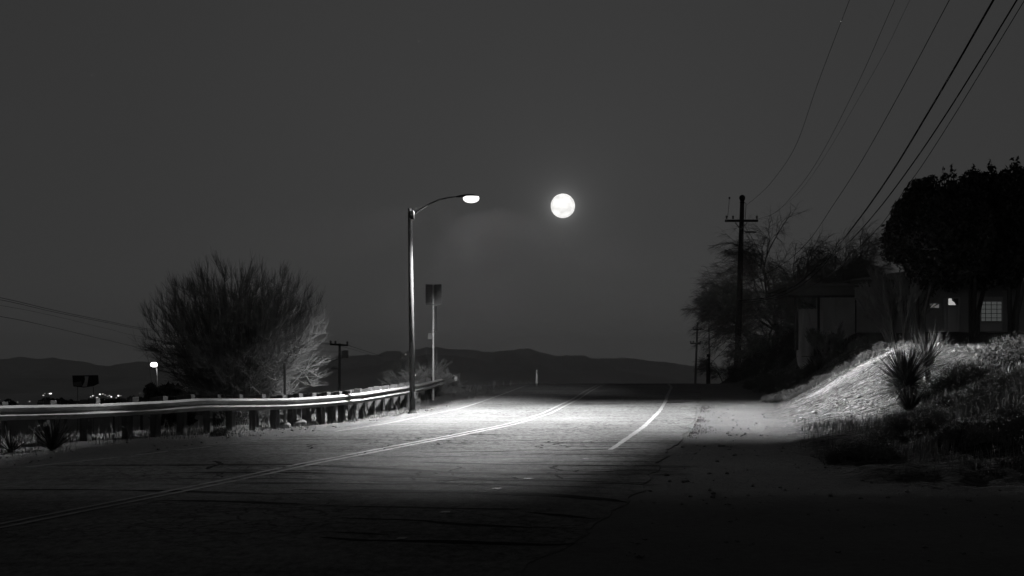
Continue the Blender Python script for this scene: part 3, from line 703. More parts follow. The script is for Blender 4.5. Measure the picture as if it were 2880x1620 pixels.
# ------------------------------------------------------------------ overhead wires
def wire(name, pts, r, label, group, a=6.5, xp=12.9, Yp=81.0, ext=True):
    b = (xp-a)/Yp; P = []
    for px, py in pts:
        uu = (px-CX)/F; Y = a/(uu-b); P.append(at(px, py, Y))
    P = P[::-1]     # far -> near
    if ext:
        d = (P[-1]-P[-2]).normalized(); P.append(P[-1]+d*12); 
    P = catmull(P, 8); mb = MB(); mb.tube(P, r, 6)
    return tag(mb.build('power_line', MT['wire'], None), label, 'power line', group)
GW = 'overhead wires from the large utility pole'
wire('w', [(2389,0),(2300,235),(2236,414),(2170,512),(2130,552),(2098,578)], .0075, 'leftmost overhead wire, curving down to the top of the large utility pole', GW, xp=13.2)
wire('w', [(2517,0),(2411,238),(2300,451),(2230,548),(2180,598),(2128,617)], .006, 'thin overhead wire running down to the right end of the crossarm', GW, xp=13.75)
wire('w', [(2559,0),(2490,143),(2419,270),(2319,441),(2240,548),(2160,610),(2129,618)], .0035, 'faintest overhead wire, just right of the wire reaching the crossarm end', GW, xp=13.76)
wire('w', [(2670,0),(2576,178),(2496,325),(2419,460),(2348,570),(2270,682),(2190,750),(2090,800)], .008, 'medium overhead wire left of the two thick cables', GW, xp=13.0)
wire('w', [(2794,0),(2694,175),(2614,311),(2524,460),(2450,570),(2383,659),(2330,722),(2296,754),(2250,794),(2219,813),(2150,838),(2078,846)], .019, 'thickest overhead cable, sagging low in front of the carport', GW)
wire('w', [(2860,0),(2773,143),(2659,324),(2567,460),(2480,577),(2401,668),(2333,731),(2264,795),(2196,832),(2130,846),(2078,852)], .0135, 'second thick overhead cable, just right of the thickest one', GW)
wire('w', [(2880,3),(2795,143),(2684,324),(2597,460),(2540,540),(2484,625),(2410,702),(2340,768),(2260,815),(2170,845),(2078,860)], .007, 'rightmost overhead wire, passing over the dark evergreen trees', GW)
def wire2(pts, r, label, group):
    P = catmull([at(*p) for p in pts], 8); mb = MB(); mb.tube(P, r, 5); return tag(mb.build('power_line', MT['wire']), label, 'power line', group)
GL = 'wires crossing the sky at the far left'
wire2([(-300,780,60),(0,837,68),(150,872,80),(300,903,96),(425,926,112),(700,958,122),(930,968,130)], .013, 'topmost wire at the left edge, running down behind the bare bush', GL)
wire2([(-300,792,60),(0,843,68),(150,877,80),(300,907,96),(425,930,112),(700,962,122),(954,967,130)], .012, 'wire at the left edge, just under the topmost one', GL)
wire2([(-300,815,60),(0,859,68),(150,888,80),(300,924,96),(425,950,112),(700,968,122),(978,970,130)], .007, 'faint third wire down at the left edge', GL)
wire2([(-300,850,60),(0,890,68),(150,921,80),(300,956,96),(425,979,112),(700,988,122),(950,990,130)], .011, 'lowest wire at the left edge, running to the bare bush', GL)
wire2([(978,971,130),(1030,988,160),(1075,1002,210)], .02, 'upper wire sloping down right from the far crossarm', 'wires right of the far utility pole')
wire2([(956,972,130),(1010,988,165),(1052,1000,220)], .014, 'lower wire sloping down right from the far utility pole', 'wires right of the far utility pole')
wire2([(2068,955,80.5),(2035,985,78),(1992,1030,73.5)], .012, 'guy wire slanting from the big utility pole down to the stub post', 'guy wires')

# ------------------------------------------------------------------ bare trees and bushes
def nrm(v): 
    l = v.length; return v/l if l > 1e-9 else Vector((0,0,1))
def rdir(rg): return nrm(Vector((rg.gauss(0,1), rg.gauss(0,1), rg.gauss(0,1))))
class Twigs:
    """fast many-tube collector (numpy at the end)"""
    def __init__(s): s.items = {}
    def add(s, pts, r0, r1, n): s.items.setdefault((len(pts), n), []).append((pts, r0, r1))
    def arrays(s):
        VV, FF, base_ = [], [], 0
        for (m, n), L in s.items.items():
            P = np.array([[tuple(p) for p in it[0]] for it in L], float)
            r0 = np.array([it[1] for it in L]); r1 = np.array([it[2] for it in L])
            R = r0[:, None]+(r1-r0)[:, None]*np.linspace(0, 1, m)[None]
            T = np.gradient(P, axis=1); T /= np.linalg.norm(T, axis=2, keepdims=True)+1e-9
            ref = np.where(np.abs(T[..., 2:3]) < .9, np.array([0,0,1.]), np.array([1.,0,0]))
            U = np.cross(T, ref); U /= np.linalg.norm(U, axis=2, keepdims=True)+1e-9; W = np.cross(T, U)
            a = np.arange(n)*2*pi/n
            Q = P[:, :, None]+(U[:, :, None]*np.cos(a)[None, None, :, None]+W[:, :, None]*np.sin(a)[None, None, :, None])*R[:, :, None, None]
            c = len(L); VV.append(Q.reshape(-1, 3))
            i = np.arange(c)[:, None, None]*m*n; j = np.arange(m-1)[None, :, None]*n; k = np.arange(n)[None, None, :]; k2 = (k+1) % n
            f = np.stack([i+j+k, i+j+k2, i+j+n+k2, i+j+n+k], -1).reshape(-1, 4)+base_; FF.append(f); base_ += c*m*n
        return np.concatenate(VV), np.concatenate(FF)
    def build(s, name, m, parent=None):
        v, f = s.arrays(); return mesh_obj(name, v, f, m, parent)
def grow(tw, big, rg, p, d, ln, r, lev, P):
    """recursive bare branch. P: dict of per-tree habits"""
    seg = 5 if lev >= P['levels']-1 else 4
    pts = [p.copy()]; dd = d.copy(); step = ln/(seg-1)
    for i in range(seg-1):
        bend = P['up'] if lev > P['droop_at'] else P['droop']
        dd = nrm(dd+rdir(rg)*P['wob']+Vector((0,0,bend)))
        pts.append(pts[-1]+dd*step)
    env = P.get('env')
    (big if lev >= P['levels']-1 else tw).add(pts, r, r*P.get('taper', .6), 8 if lev >= P['levels']-1 else (5 if lev > 1 else 3))
    if lev == 0: return
    nchild = P['n'][lev]
    for k in range(nchild):
        f = 1.0 if k == 0 else rg.uniform(P.get('f0', .35), 1.0)
        x = f*(seg-1); i = min(seg-2, int(x)); q = pts[i].lerp(pts[i+1], x-i)
        if env and not env(q): continue
        out = nrm(rdir(rg)+dd*P['follow']+nrm(Vector((q.x-P['c'][0], q.y-P['c'][1], 0)))*P['outw'])
        sp = .25 if k == 0 else P['spread']
        cd = nrm(dd*(1-sp)+out*sp)
        grow(tw, big, rg, q, cd, ln*P['shrink']*rg.uniform(.7, 1.2), max(r*P.get('rk', .6)*(.95 if k == 0 else .75), P['rmin']), lev-1, P)

def bush_left():
    Y0 = 47.5; b0 = at(668, 1120, Y0); g = tz(b0.x, Y0); rg = random.Random(12)
    r = empty('bare_bush', (b0.x, Y0, g), 0, 'huge round leafless bush of fine upright twigs behind the guardrail', 'bush')
    base_ = Vector((0,0,0)); tw, big = Twigs(), Twigs()
    C = Vector((0,0,(at(0, 940, Y0).z-g))); RX, RZU, RZD = 3.3, at(0,712,Y0).z-g-C.z, C.z-.1
    def env(q, k=1.0):
        dz = q.z-C.z; return (q.x/RX)**2+(q.y/2.7)**2+(dz/(RZU if dz > 0 else RZD*1.05))**2 < k
    # stems fan from the base; side shoots and long upright twigs fill the dome
    stems = []
    for i in range(150):
        a = i*2.39996; el = math.asin(max(-.5, min(1, -.28+1.28*(i+.5)/150))); k_ = rg.uniform(.80, .98) if i % 3 else rg.uniform(.4, .8)
        tip = Vector((cos(a)*cos(el)*RX*.90*k_, sin(a)*cos(el)*2.45*k_, C.z+sin(el)*(RZU*.84 if el > 0 else RZD*.9)*k_))
        s = Vector((rg.gauss(0,.35), rg.gauss(0,.3), -.2)); mid = s.lerp(tip, .45)+Vector((tip.x*-.14, tip.y*-.14, tip.z*.05))+rdir(rg)*.15
        pts = []
        for k in range(8):
            t = k/7; pts.append(s*(1-t)**2+mid*2*t*(1-t)+tip*t*t+rdir(rg)*.035)
        big.add(pts, .030*rg.uniform(.6,1.5), .007, 5); stems.append(pts)
        for k in range(14):
            f = rg.uniform(.35, 1.0)*7; j = min(6, int(f)); q = pts[j].lerp(pts[j+1], f-j)
            d = nrm((pts[j+1]-pts[j]).normalized()*.5+nrm(Vector((q.x, q.y, .2)))*rg.uniform(.0,.4)+rdir(rg)*1.0+Vector((0,0,.15)))
            ln = rg.uniform(.4, .95); pp = [q.copy()]; dd = d
            for m in range(4): dd = nrm(dd+rdir(rg)*.16+Vector((0,0,.10))); pp.append(pp[-1]+dd*ln/4)
            if not env(pp[-1], 1.0): pp = [q+(x-q)*.5 for x in pp]
            tw.add(pp, .012, .006, 4)
            for h in range(19):
                f2 = rg.uniform(.15, 1)*4; j2 = min(3, int(f2)); q2 = pp[j2].lerp(pp[j2+1], f2-j2)
                low = q2.z < C.z-.2; side = nrm(Vector((q2.x, q2.y, 0)))
                dd2 = nrm(side*rg.uniform(.15,.65 if not low else 1.1)+rdir(rg)*.35+Vector((0,0, .95 if not low else .15)))
                ln2 = rg.uniform(.22,.62); p2 = [q2]
                for m in range(3): dd2 = nrm(dd2+rdir(rg)*.12+Vector((0,0,.13))); p2.append(p2[-1]+dd2*ln2/3)
                if env(p2[-1], 1.16+.12*rg.random()): tw.add(p2, .0048, .0024, 3)
    big.build('stems', MT['bark'], r); tw.build('twigs', MT['twig'], r)
bush_left()

def bare_tree(base_px, Y, seed, label, P, name='bare_tree', starts=1, zb=None, group=None, r0=.16, ln=2.2, lean=None, mats=('bark','dark_twig'), scale=1.0):
    b0 = at(base_px[0], base_px[1], Y); g = tz(b0.x, Y) if zb is None else zb; rg = random.Random(seed)
    r = empty(name, (b0.x, Y, g), 0, label, 'tree' if 'tree' in name else 'shrub', group); tw, big = Twigs(), Twigs()
    P = dict(P); P['c'] = (0,0)
    for i in range(starts):
        a = 2*pi*i/max(1,starts)+rg.random(); s = Vector((cos(a)*.25, sin(a)*.25, -.2)) if starts > 1 else Vector((0,0,-.3))
        d = nrm(Vector((cos(a)*.3, sin(a)*.3, 1))) if starts > 1 else Vector((0,0,1))
        if lean: d = nrm(d+Vector(lean))
        grow(tw, big, rg, s, d, ln*rg.uniform(.8,1.15), r0*rg.uniform(.7,1), P['levels'], P)
    big.build('trunk', MT[mats[0]], r, ); tw.build('crown', MT[mats[1]], r); r.scale = (scale,)*3; return r
PT = dict(levels=6, n=[0,5,5,4,4,4,5], up=.06, droop=-.09, droop_at=2, wob=.24, follow=.4, outw=.7, spread=.66, shrink=.74, rmin=.0056, f0=.3, rk=.68)
GB = 'leafless trees behind the large utility pole'
bare_tree((2222,1000), 87, 21, 'wide spreading leafless tree just right of the large utility pole', PT, starts=3, r0=.16, ln=2.4, group=GB, scale=1.2)
bare_tree((2150,1020), 89, 22, 'leafless tree with drooping branches behind the large utility pole', PT, starts=2, r0=.13, ln=2.15, lean=(-.2,0,0), group=GB, scale=1.08)
bare_tree((2345,960), 71, 24, 'leafless tree rising behind the carport roof', PT, starts=3, r0=.14, ln=2.3, lean=(.05,0,0), group=GB, scale=.95)
PT2 = dict(PT); PT2.update(levels=4, n=[0,6,5,5,5], outw=.8, rmin=.008, droop=-.05)
bare_tree((2050,1060), 79, 27, 'low dark leafless shrub left of the large utility pole', PT2, name='bare_shrub', starts=2, r0=.04, ln=.75, lean=(-.5,0,.1))
bare_tree((2125,1050), 76, 28, 'dark tangled shrub at the foot of the large utility pole', PT2, name='bare_shrub', starts=5, r0=.06, ln=1.0)
bare_tree((2180,1030), 72, 29, 'dark tangled shrub on the bank below the leafless trees', PT2, name='bare_shrub', starts=6, r0=.06, ln=.95)
PTS = dict(PT2); PTS.update(levels=3, n=[0,7,6,6], up=.12, droop=.05, rmin=.006)
bare_tree((1212,1060), 61.5, 31, 'dark scrubby bush around the foot of the road sign', PTS, name='bare_shrub', starts=9, r0=.03, ln=.75)
bare_tree((1165,1064), 60, 32, 'grey twiggy bush behind the street lamp pole', PTS, name='bare_shrub', starts=8, r0=.025, ln=.7, mats=('bark','twig'))
bare_tree((1255,1058), 66, 33, 'small weedy bush at the far end of the guardrail', PTS, name='bare_shrub', starts=7, r0=.02, ln=.5)
bare_tree((1115,1092), 52, 34, 'wispy weed poking above the guardrail left of the street lamp pole', PTS, name='bare_shrub', starts=2, r0=.012, ln=.4, mats=('bark','twig'))
# big pale fan shaped shrub in front of the house
PF = dict(levels=4, n=[0,7,6,5,4], up=.10, droop=.10, droop_at=0, wob=.13, follow=1.1, outw=.9, spread=.40, shrink=.66, rmin=.0075, f0=.35, rk=.62)
bare_tree((2528,938), 50, 41, 'large fan shaped leafless shrub in front of the dark house wall', PF, name='bare_shrub', starts=17, r0=.04, ln=.78, mats=('grey_twig','grey_twig'), scale=1.3, lean=(-.12,0,0))
bare_tree((2325,965), 57, 43, 'leafless bush under the carport roof beside its post', PF, name='bare_shrub', starts=10, r0=.03, ln=.6, mats=('bark','twig'))
# small tree by the distant lamp
p = at(427, 1112, 248)
bare_tree((426,1150), 252, 44, 'tiny slender leafless tree beside the distant lit lamp', dict(levels=3, n=[0,4,3,3], up=.1, droop=.05, droop_at=0, wob=.1, follow=.6, outw=.6, spread=.5, shrink=.5, rmin=.03, f0=.7, rk=.6), starts=1, zb=tz(p.x,248), r0=.09, ln=at(0,1058,248).z-tz(p.x,248)-1.2, mats=('twig','twig'))

# ------------------------------------------------------------------ evergreen trees on the right
def leaf_cloud(blobs, count, size, rg, tight=True, wr=.45):
    """leaf quads scattered in the outer shell of many small ellipsoids: (c, r)"""
    bl = np.array([[*c, *r] for c, r in blobs]); w = (bl[:,3]*bl[:,4]+bl[:,4]*bl[:,5]); w /= w.sum()
    idx = rg.choice(len(bl), count, p=w); d = rg.normal(size=(count,3)); d /= np.linalg.norm(d, axis=1, keepdims=True)
    rr = (.62+.42*rg.random((count,1))**.6) if tight else (.25+.95*rg.random((count,1)))
    P = bl[idx,:3]+d*bl[idx,3:]*rr
    a = rg.normal(size=(count,3)); a /= np.linalg.norm(a, axis=1, keepdims=True); a[:,2] += .5; a /= np.linalg.norm(a, axis=1, keepdims=True)
    b = np.cross(a, rg.normal(size=(count,3))); b /= np.linalg.norm(b, axis=1, keepdims=True)
    s = size*(.6+.8*rg.random((count,1)))
    V = np.stack([P-a*s, P+b*s*wr, P+a*s, P-b*s*wr], 1).reshape(-1,3)
    Fq = np.arange(count*4).reshape(-1,4); return V, Fq
def evergreen(px, Y, top_py, rxm, seed, label, tips, tpx=0, count=26000):
    b0 = at(px, 940, Y); g = tz(b0.x, Y); rg = np.random.RandomState(seed)
    r = empty('evergreen_tree', (b0.x, Y, g), 0, label, 'tree', 'dense evergreen trees before the house')
    ztop = at(0, top_py, Y).z-g; zbot = at(0, 806, Y).z-g; tx_ = tpx/F*Y; C = (zbot+ztop)/2; RZ = (ztop-zbot)/2
    mb = MB()
    for k in range(3):
        a = k*2.1+seed; mb.tube([(tx_+.10*cos(a),.12*sin(a),-.3),(tx_+.12*cos(a),.2*sin(a),1.0),(tx_*.5+.45*cos(a),.5*sin(a),zbot+1.2)], [.11,.09,.07], 8)
    mb.build('trunk', MT['bark'], r)
    blobs = [((0,0,C), (rxm*.72, rxm*.7, RZ*.78))]
    for i in range(170):
        d = rg.normal(size=3); d /= np.linalg.norm(d)
        q = (d[0]*rxm*.86, d[1]*rxm*.8, C+d[2]*RZ*.84); s = .14+.34*rg.random()**1.5
        blobs.append((q, (s*1.0, s*1.0, s*1.35)))
    for tx, typ in tips:     # pointed leaders on the skyline
        q = at(tx, typ, Y)-Vector((b0.x, Y, g))
        for j in range(5): blobs.append(((q.x+rg.normal()*.03, rg.normal()*.15, q.z-.12-.26*j), (.06+.10*j, .08+.10*j, .24)))
    V1, F1 = leaf_cloud(blobs, count, .085, rg)
    mesh_obj('crown', V1, F1, MT['leaf'], r)
evergreen(2640, 49, 515, 1.85, 1, 'leftmost dark evergreen tree, with the wires passing its edge', [(2530,560),(2565,515),(2575,515),(2625,495),(2652,480),(2678,472),(2697,482)], -52)
evergreen(2775, 51, 485, 1.75, 2, 'middle dark evergreen tree with a pointed top', [(2738,470),(2785,456),(2745,482),(2800,500)], -36)
evergreen(2895, 49.5, 462, 1.7, 3, 'tallest dark evergreen tree at the right edge of the photo', [(2848,452),(2856,450),(2866,456),(2878,462),(2835,478)], -44)

# ------------------------------------------------------------------ house and carport
HG = tz(18, 62)
house = empty('house', (18.5, 62.3, HG), 0, 'low dark single storey house behind the trees with gridded window', 'house'); HO = Vector(house.location)
hp = lambda px, py, Y: at(px, py, Y)-HO
def wall_box(name, px0, px1, py0, py1, Y, th, m, parent=house, drop=0):
    a = hp(px0, py0, Y); b = hp(px1, py1, Y); mb = MB(); z1, z0 = max(a.z, b.z), min(a.z, b.z)-drop
    mb.box(((a.x+b.x)/2, a.y+th/2, (z0+z1)/2), (abs(b.x-a.x), th, z1-z0), 0, min(.008, th*.2)); return mb.build(name, m, parent)
Y0 = 62
# front wall built round its openings (door and windows)
ops = [(2612,2645,850,869),(2652,2700,836,934),(2757,2821,834,931)]
segs = [(2400,2612,790,990),(2645,2652,790,990),(2700,2757,790,990),(2821,3300,790,990),(2612,2645,790,850),(2612,2645,869,990),(2652,2700,790,836),(2757,2821,790,834),(2757,2821,931,990),(2652,2700,934,990)]
mb = MB()
for x0, x1, y0, y1 in segs:
    a = hp(x0, y0, Y0); b = hp(x1, y1, Y0); mb.box(((a.x+b.x)/2, a.y+.1, (a.z+b.z)/2), (b.x-a.x, .2, a.z-b.z))
mb.build('wall', MT['stucco'], house)
sidew = MB(); a = hp(2400, 790, Y0); bz = hp(0, 990, Y0).z
sidew.box((a.x+.1, a.y+.205+3.4, (a.z+bz)/2), (.2, 6.8, a.z-bz)); sidew.box((a.x+6.9, a.y+7.1, (a.z+bz)/2), (14, .2, a.z-bz)); sidew.build('wall', MT['stucco'], house)
glass_dim = emat('curtained_window', .055, (.95,1,.98)); glass_lit = emat('lit_window', .42, (1,.99,.97)); glass_faint = emat('faint_window', .10)
def window(x0, x1, y0, y1, nv, nh, glass, base_panel=None):
    a = hp(x0, y0, Y0); b = hp(x1, y1, Y0); w, h = b.x-a.x, a.z-b.z; cx, cz = (a.x+b.x)/2, (a.z+b.z)/2
    mb = MB(); f = .05
    mb.box((cx, a.y+.03, a.z-f/2), (w, .08, f)); mb.box((cx, a.y+.03, b.z+f/2), (w, .08, f))
    mb.box((a.x+f/2, a.y+.03, cz), (f, .079, h-2*f)); mb.box((b.x-f/2, a.y+.03, cz), (f, .079, h-2*f))
    fr = mb.build('window', MT['pale'], house)
    mb = MB(); mb.box((cx, a.y+.07, cz), (w-2*f, .01, h-2*f)); mb.build('pane', glass, fr)
    mb = MB()
    for i in range(1, nv): mb.box((a.x+w*i/nv, a.y+.052, cz), (.022, .018, h-2*f))
    for i in range(1, nh): mb.box((cx, a.y+.051, b.z+h*i/nh), (w-2*f, .015, .022))
    if nv+nh > 2: mb.build('muntins', MT['dark_wood'], fr)
window(2757,2821,845,906,4,5,glass_dim); wall_box('window_apron', 2757,2821,906,931, Y0+.04, .1, MT['pale'])
wall_box('window_header', 2757,2821,834,845, Y0+.02, .1, MT['pale'])
window(2612,2645,850,869,1,1,glass_faint); window(2664,2700,836,861,1,1,glass_lit)
cu = [(2676,837.5),(2699.5,837.5),(2699.5,860),(2690,860),(2684,850),(2678,846)]
cv = [tuple(hp(a, b, Y0+.045)) for a, b in cu]; mesh_obj('pane_mask', cv+[(x, y+.012, z) for x, y, z in cv], [tuple(range(5,-1,-1)), tuple(range(6,12))]+[(i,(i+1)%6,6+(i+1)%6,6+i) for i in range(6)], MT['fascia'], house)  # dark panel added to cut the lit pane to a ragged shape
wall_box('door', 2653,2663,838,933, Y0+.05, .05, MT['pale']); wall_box('door', 2664,2692,862,933, Y0+.06, .05, MT['pale'])
wall_box('door_frame', 2692.5,2699.5,862,933, Y0+.03, .08, MT['pale'])
wall_box('doorstep', 2610,2658,931.5,934.5, Y0-.9, .7, MT['white'], drop=.12)
# roof: low hip rising to the right behind the trees, with two-step fascia
ev = hp(2390, 786, Y0-.9); rd = hp(2700, 738, Y0+3); zE = ev.z
mb = MB(); x0 = ev.x; x1 = x0+19; y0_ = ev.y; y1_ = ev.y+8.5; xm = x0+5.2; ym = (y0_+y1_)/2; zR = zE+.95
mb.add([(x0,y0_,zE),(x1,y0_,zE),(x1,y1_,zE),(x0,y1_,zE),(xm,ym,zR),(x1-4,ym,zR),(x0,y0_,zE-.06),(x1,y0_,zE-.06),(x1,y1_,zE-.06),(x0,y1_,zE-.06)],
       [(0,1,5,4),(1,2,5),(2,3,4,5),(3,0,4),(0,6,7,1),(1,7,8,2),(2,8,9,3),(3,9,6,0),(9,8,7,6)]); mb.build('roof', MT['roof'], house)
mb = MB(); mb.box(((x0+x1)/2, y0_+.03, zE-.135), (x1-x0-.02, .05, .14)); mb.box(((x0+x1)/2, y0_+.11, zE-.27), (x1-x0-.1, .05, .11)); mb.build('fascia', MT['fascia'], house)
# carport
cp = empty('carport', (at(2300,0,60).x, 60, tz(at(2300,0,60).x, 60)), 0, 'flat roofed dark carport on a single post at the left end of the house', 'carport'); CO = Vector(cp.location)
def cpb(name, px0, px1, py0, py1, Y, th, m, parent=cp, bev=.01, rz=0):
    a = at(px0, py0, Y)-CO; b = at(px1, py1, Y)-CO; mb = MB(); mb.box(((a.x+b.x)/2, a.y+th/2, (a.z+b.z)/2), (b.x-a.x, th, a.z-b.z), rz, bev); return mb.build(name, m, parent)
cpb('roof', 2212, 2404, 797, 806, 59.7, 4.6, MT['roof']); cpb('fascia', 2214, 2404, 806.2, 830, 59.75, .06, MT['fascia']); cpb('beam', 2218, 2404, 830.2, 836, 59.95, .18, MT['dark_wood'])
cpb('post', 2236, 2246, 836.2, 985, 60.0, .15, MT['dark_wood']); cpb('post', 2300, 2306, 836.2, 975, 63.9, .12, MT['dark_wood'])
cpb('partition', 2349, 2406, 837, 985, 60.6, .12, MT['stucco']); cpb('side_wall', 2406.3, 2409, 838, 985, 60.5, 1.4, MT['dark_wood'])
# back fence seen through it
bf = empty('board_fence', (at(2320,0,68).x, 68, tz(at(2320,0,68).x, 68)), 0, 'grey board fence seen through the open carport', 'fence'); BO = Vector(bf.location); mb = MB()
for i in range(26):
    a = at(2235+i*6.5, 868+random.random()*3, 68)-BO; b = at(2241+i*6.5, 985, 68)-BO; mb.box(((a.x+b.x)/2, 0, (a.z+b.z)/2), (b.x-a.x, .03, a.z-b.z))
mb.build('boards', MT['pale_boards'], bf); mb = MB(); a = at(2235,885,68)-BO; b = at(2404,885,68)-BO; mb.box(((a.x+b.x)/2,.05,a.z), (b.x-a.x,.05,.09)); mb.build('fence_rail', MT['wood'], bf)
# pale canvas cover, tall and lumpy
tp_ = at(2262, 972, 60.8); tg = tz(tp_.x, 60.8); tr = empty('draped_cover', (tp_.x, 60.8, tg), 0, 'pale canvas draped over a tall rounded shape beside the carport post', 'tarp')
rg = np.random.RandomState(5); vs, fs = [], []; hgt = at(0, 868, 60.8).z-tg
for i in range(15):
    t = i/14; w = [.20,.34,.40,.43,.44,.44,.42,.40,.37,.33,.28,.24,.20,.13,.02][i]*.78
    for k in range(36):
        a = 2*pi*k/36; f = 1+.07*sin(a*5+1+t)+.04*sin(a*11+t*3); vs.append((w*f*cos(a)+.1*t, w*f*sin(a)*.9, -.1+(hgt+.1)*t))
for i in range(14):
    for k in range(36): fs.append((i*36+k, i*36+(k+1)%36, (i+1)*36+(k+1)%36, (i+1)*36+k))
mesh_obj('canvas', vs, fs, MT['tarp'], tr, True); mb = MB(); mb.tube([(.33*cos(a)+.03, .31*sin(a), .45) for a in np.linspace(0, 2*pi, 25)], .014, 5); mb.build('rope', MT['dark_wood'], tr)
# garden chair on the patio
gc = at(2365, 948, 59.4); gz = tz(gc.x, 59.4); ch = empty('garden_chair', (gc.x, 59.4, gz), .3, 'small light metal garden chair in front of the dark carport partition', 'chair')
mb = MB(); mb.box((0,0,.40), (.42,.40,.03), 0, .01); mb.build('seat', MT['steel'], ch)
mb = MB(); mb.tube([(-.2,.19,.42),(-.2,.24,.78),(.2,.24,.78),(.2,.19,.42)], .013, 6); mb.box((0,.22,.66), (.38,.015,.12)); mb.build('backrest', MT['steel'], ch)
for x in (-.19,.19):
    for y in (-.18,.18): mb = MB(); mb.tube([(x,y,.39),(x*1.12,y*1.1,0)], .012, 6); mb.build('leg', MT['steel'], ch)

# ------------------------------------------------------------------ spiky plants, low shrubs
def spiky(px, py, Y, n, ln, seed, label, name='yucca', trunk=0.0, wid=.022, up=.35, m='yucca', dead=0):
    b0 = at(px, py, Y); g = tz(b0.x, Y); rg = random.Random(seed)
    r = empty(name, (b0.x, Y, g), 0, label, 'plant'); vs, fs = [], []
    def blade(o, d, l, w):
        nonlocal vs, fs
        side = nrm(d.cross(Vector((0,0,1))+rdir(rg)*.3)); q = o.copy(); dd = d.copy(); b = len(vs)
        for i in range(5):
            t = i/4; ww = w*(1-t**1.6)+.002; vs += [tuple(q-side*ww), tuple(q+side*ww)]; dd = nrm(dd+Vector((0,0,-.07*l))); q = q+dd*l/4
        for i in range(4): fs.append((b+2*i, b+2*i+1, b+2*i+3, b+2*i+2))
    for i in range(n):
        a = rg.uniform(0, 2*pi); e = rg.uniform(-.35 if trunk > 0 else .1, 1.4)
        d = Vector((cos(a)*cos(e), sin(a)*cos(e), sin(e)+up*.3)).normalized()
        o = Vector((0,0,trunk))+d*.06+Vector((0,0,rg.uniform(-.12,.06)*(trunk > 0)))
        blade(o, d, ln*rg.uniform(.65, 1.1), wid*rg.uniform(.7, 1.2))
    for i in range(dead):
        a = rg.uniform(0, 2*pi); o = Vector((.05*cos(a), .05*sin(a), rg.uniform(.15, trunk))); blade(o, nrm(Vector((cos(a)*.5, sin(a)*.5, -.6))), .3, wid)
    mesh_obj('leaves', vs, fs, MT[m], r)
    mb = MB(); mb.tube([(0,0,-.2),(.02,0,trunk*.5),(0,0,max(trunk,.08))], [.09,.08,.07], 8); mb.build('stem', MT['bark'], r)
    return r
def spiky_at(px, py, Y, head_py, *a, **k):
    b0 = at(px, py, Y); g = tz(b0.x, Y); return spiky(px, py, Y, *a, trunk=min(.42, max(.05, at(0, head_py, Y).z-g)), **k)
spiky_at(2545, 1100, 35.5, 1045, 1150, 1.05, 5, 'biggest dark yucca with long thin spiky leaves on the lit bank', dead=60, wid=.0105)
spiky_at(2605, 1050, 37.5, 1000, 420, 1.0, 6, 'upright spiky yucca joined behind the biggest one', dead=20, wid=.008)
spiky(2560, 1160, 32.5, 160, .62, 7, 'clump of upright strap leaves below the biggest yucca', name='strap_leaf_plant', up=1.6, wid=.010)
spiky(148, 1255, 29.4, 260, .62, 8, 'dark spiky clump growing under the guardrail at the left', name='strap_leaf_plant', up=1.2, wid=.010)
spiky(2300, 985, 55, 160, .75, 9, 'dark spiky agave under the carport roof beside the canvas', name='agave', wid=.03)
spiky(30, 1262, 29.0, 50, .5, 10, 'small tuft of tall weeds at the first guardrail post', name='weed_clump', up=1.6, wid=.01)
spiky(2640, 965, 43, 90, .55, 12, 'thin grassy tuft on the lit grass behind the yuccas', name='weed_clump', up=1.2, wid=.008)

def low_shrub(px, py, Y, w, h, seed, label, count=5000, m='shrub', name='low_shrub', size=.05, group=None):
    b0 = at(px, py, Y); g = tz(b0.x, Y); rg = np.random.RandomState(seed)
    r = empty(name, (b0.x, Y, g), 0, label, 'shrub', group); blobs = []
    for i in range(26):
        a = rg.uniform(0, 2*pi); q = sqrt(rg.random()); x, y = cos(a)*q*w*.75, sin(a)*q*w*.7; z = h*.62*sqrt(max(0, 1-q*q*.9))
        s = (.14+.30*rg.random())*h; blobs.append(((x, y, z*rg.uniform(.6,1.05)+tz(b0.x+x, Y+y)-g), (s*1.15, s*1.15, s)))
    V1, F1 = leaf_cloud(blobs, int(count*2.0), size*.9, rg, False, .15); mesh_obj('foliage', V1, F1, MT[m], r)
    mb = MB()
    for i in range(7): a = i*.9; mb.tube([(0,0,-.15),(.25*w*cos(a),.25*w*sin(a),h*.3),(.55*w*cos(a),.5*w*sin(a),h*.6)], [.02,.015,.006], 5)
    mb.build('branches', MT['bark'], r); return r
GS = 'low mounded shrubs along the bank top'
for a in [(2225,1015,58,.75,.62,51,'rounded low shrub on the bank top under the carport post'),
          (2275,992,57,.7,.6,52,'rounded low shrub on the bank top below the canvas cover'),
          (2330,985,55,.55,.5,53,'small rounded shrub right of the canvas cover on the bank top'),
          (2170,1040,60,.85,.6,54,'dark shrub where the bank narrows below the leafless trees'),
          (2130,1058,64,.8,.5,55,'dark low shrub at the foot of the far bank'),
          (2200,1060,57,.8,.45,56,'dark low shrub halfway up the bank left of the bare cut'),
          (2440,955,52,.8,.42,57,'pale low shrub at the foot of the fan shaped shrub')]: low_shrub(*a[:6], a[6], m='shrub' if a[5] < 57 else 'dark_grass', group=GS)
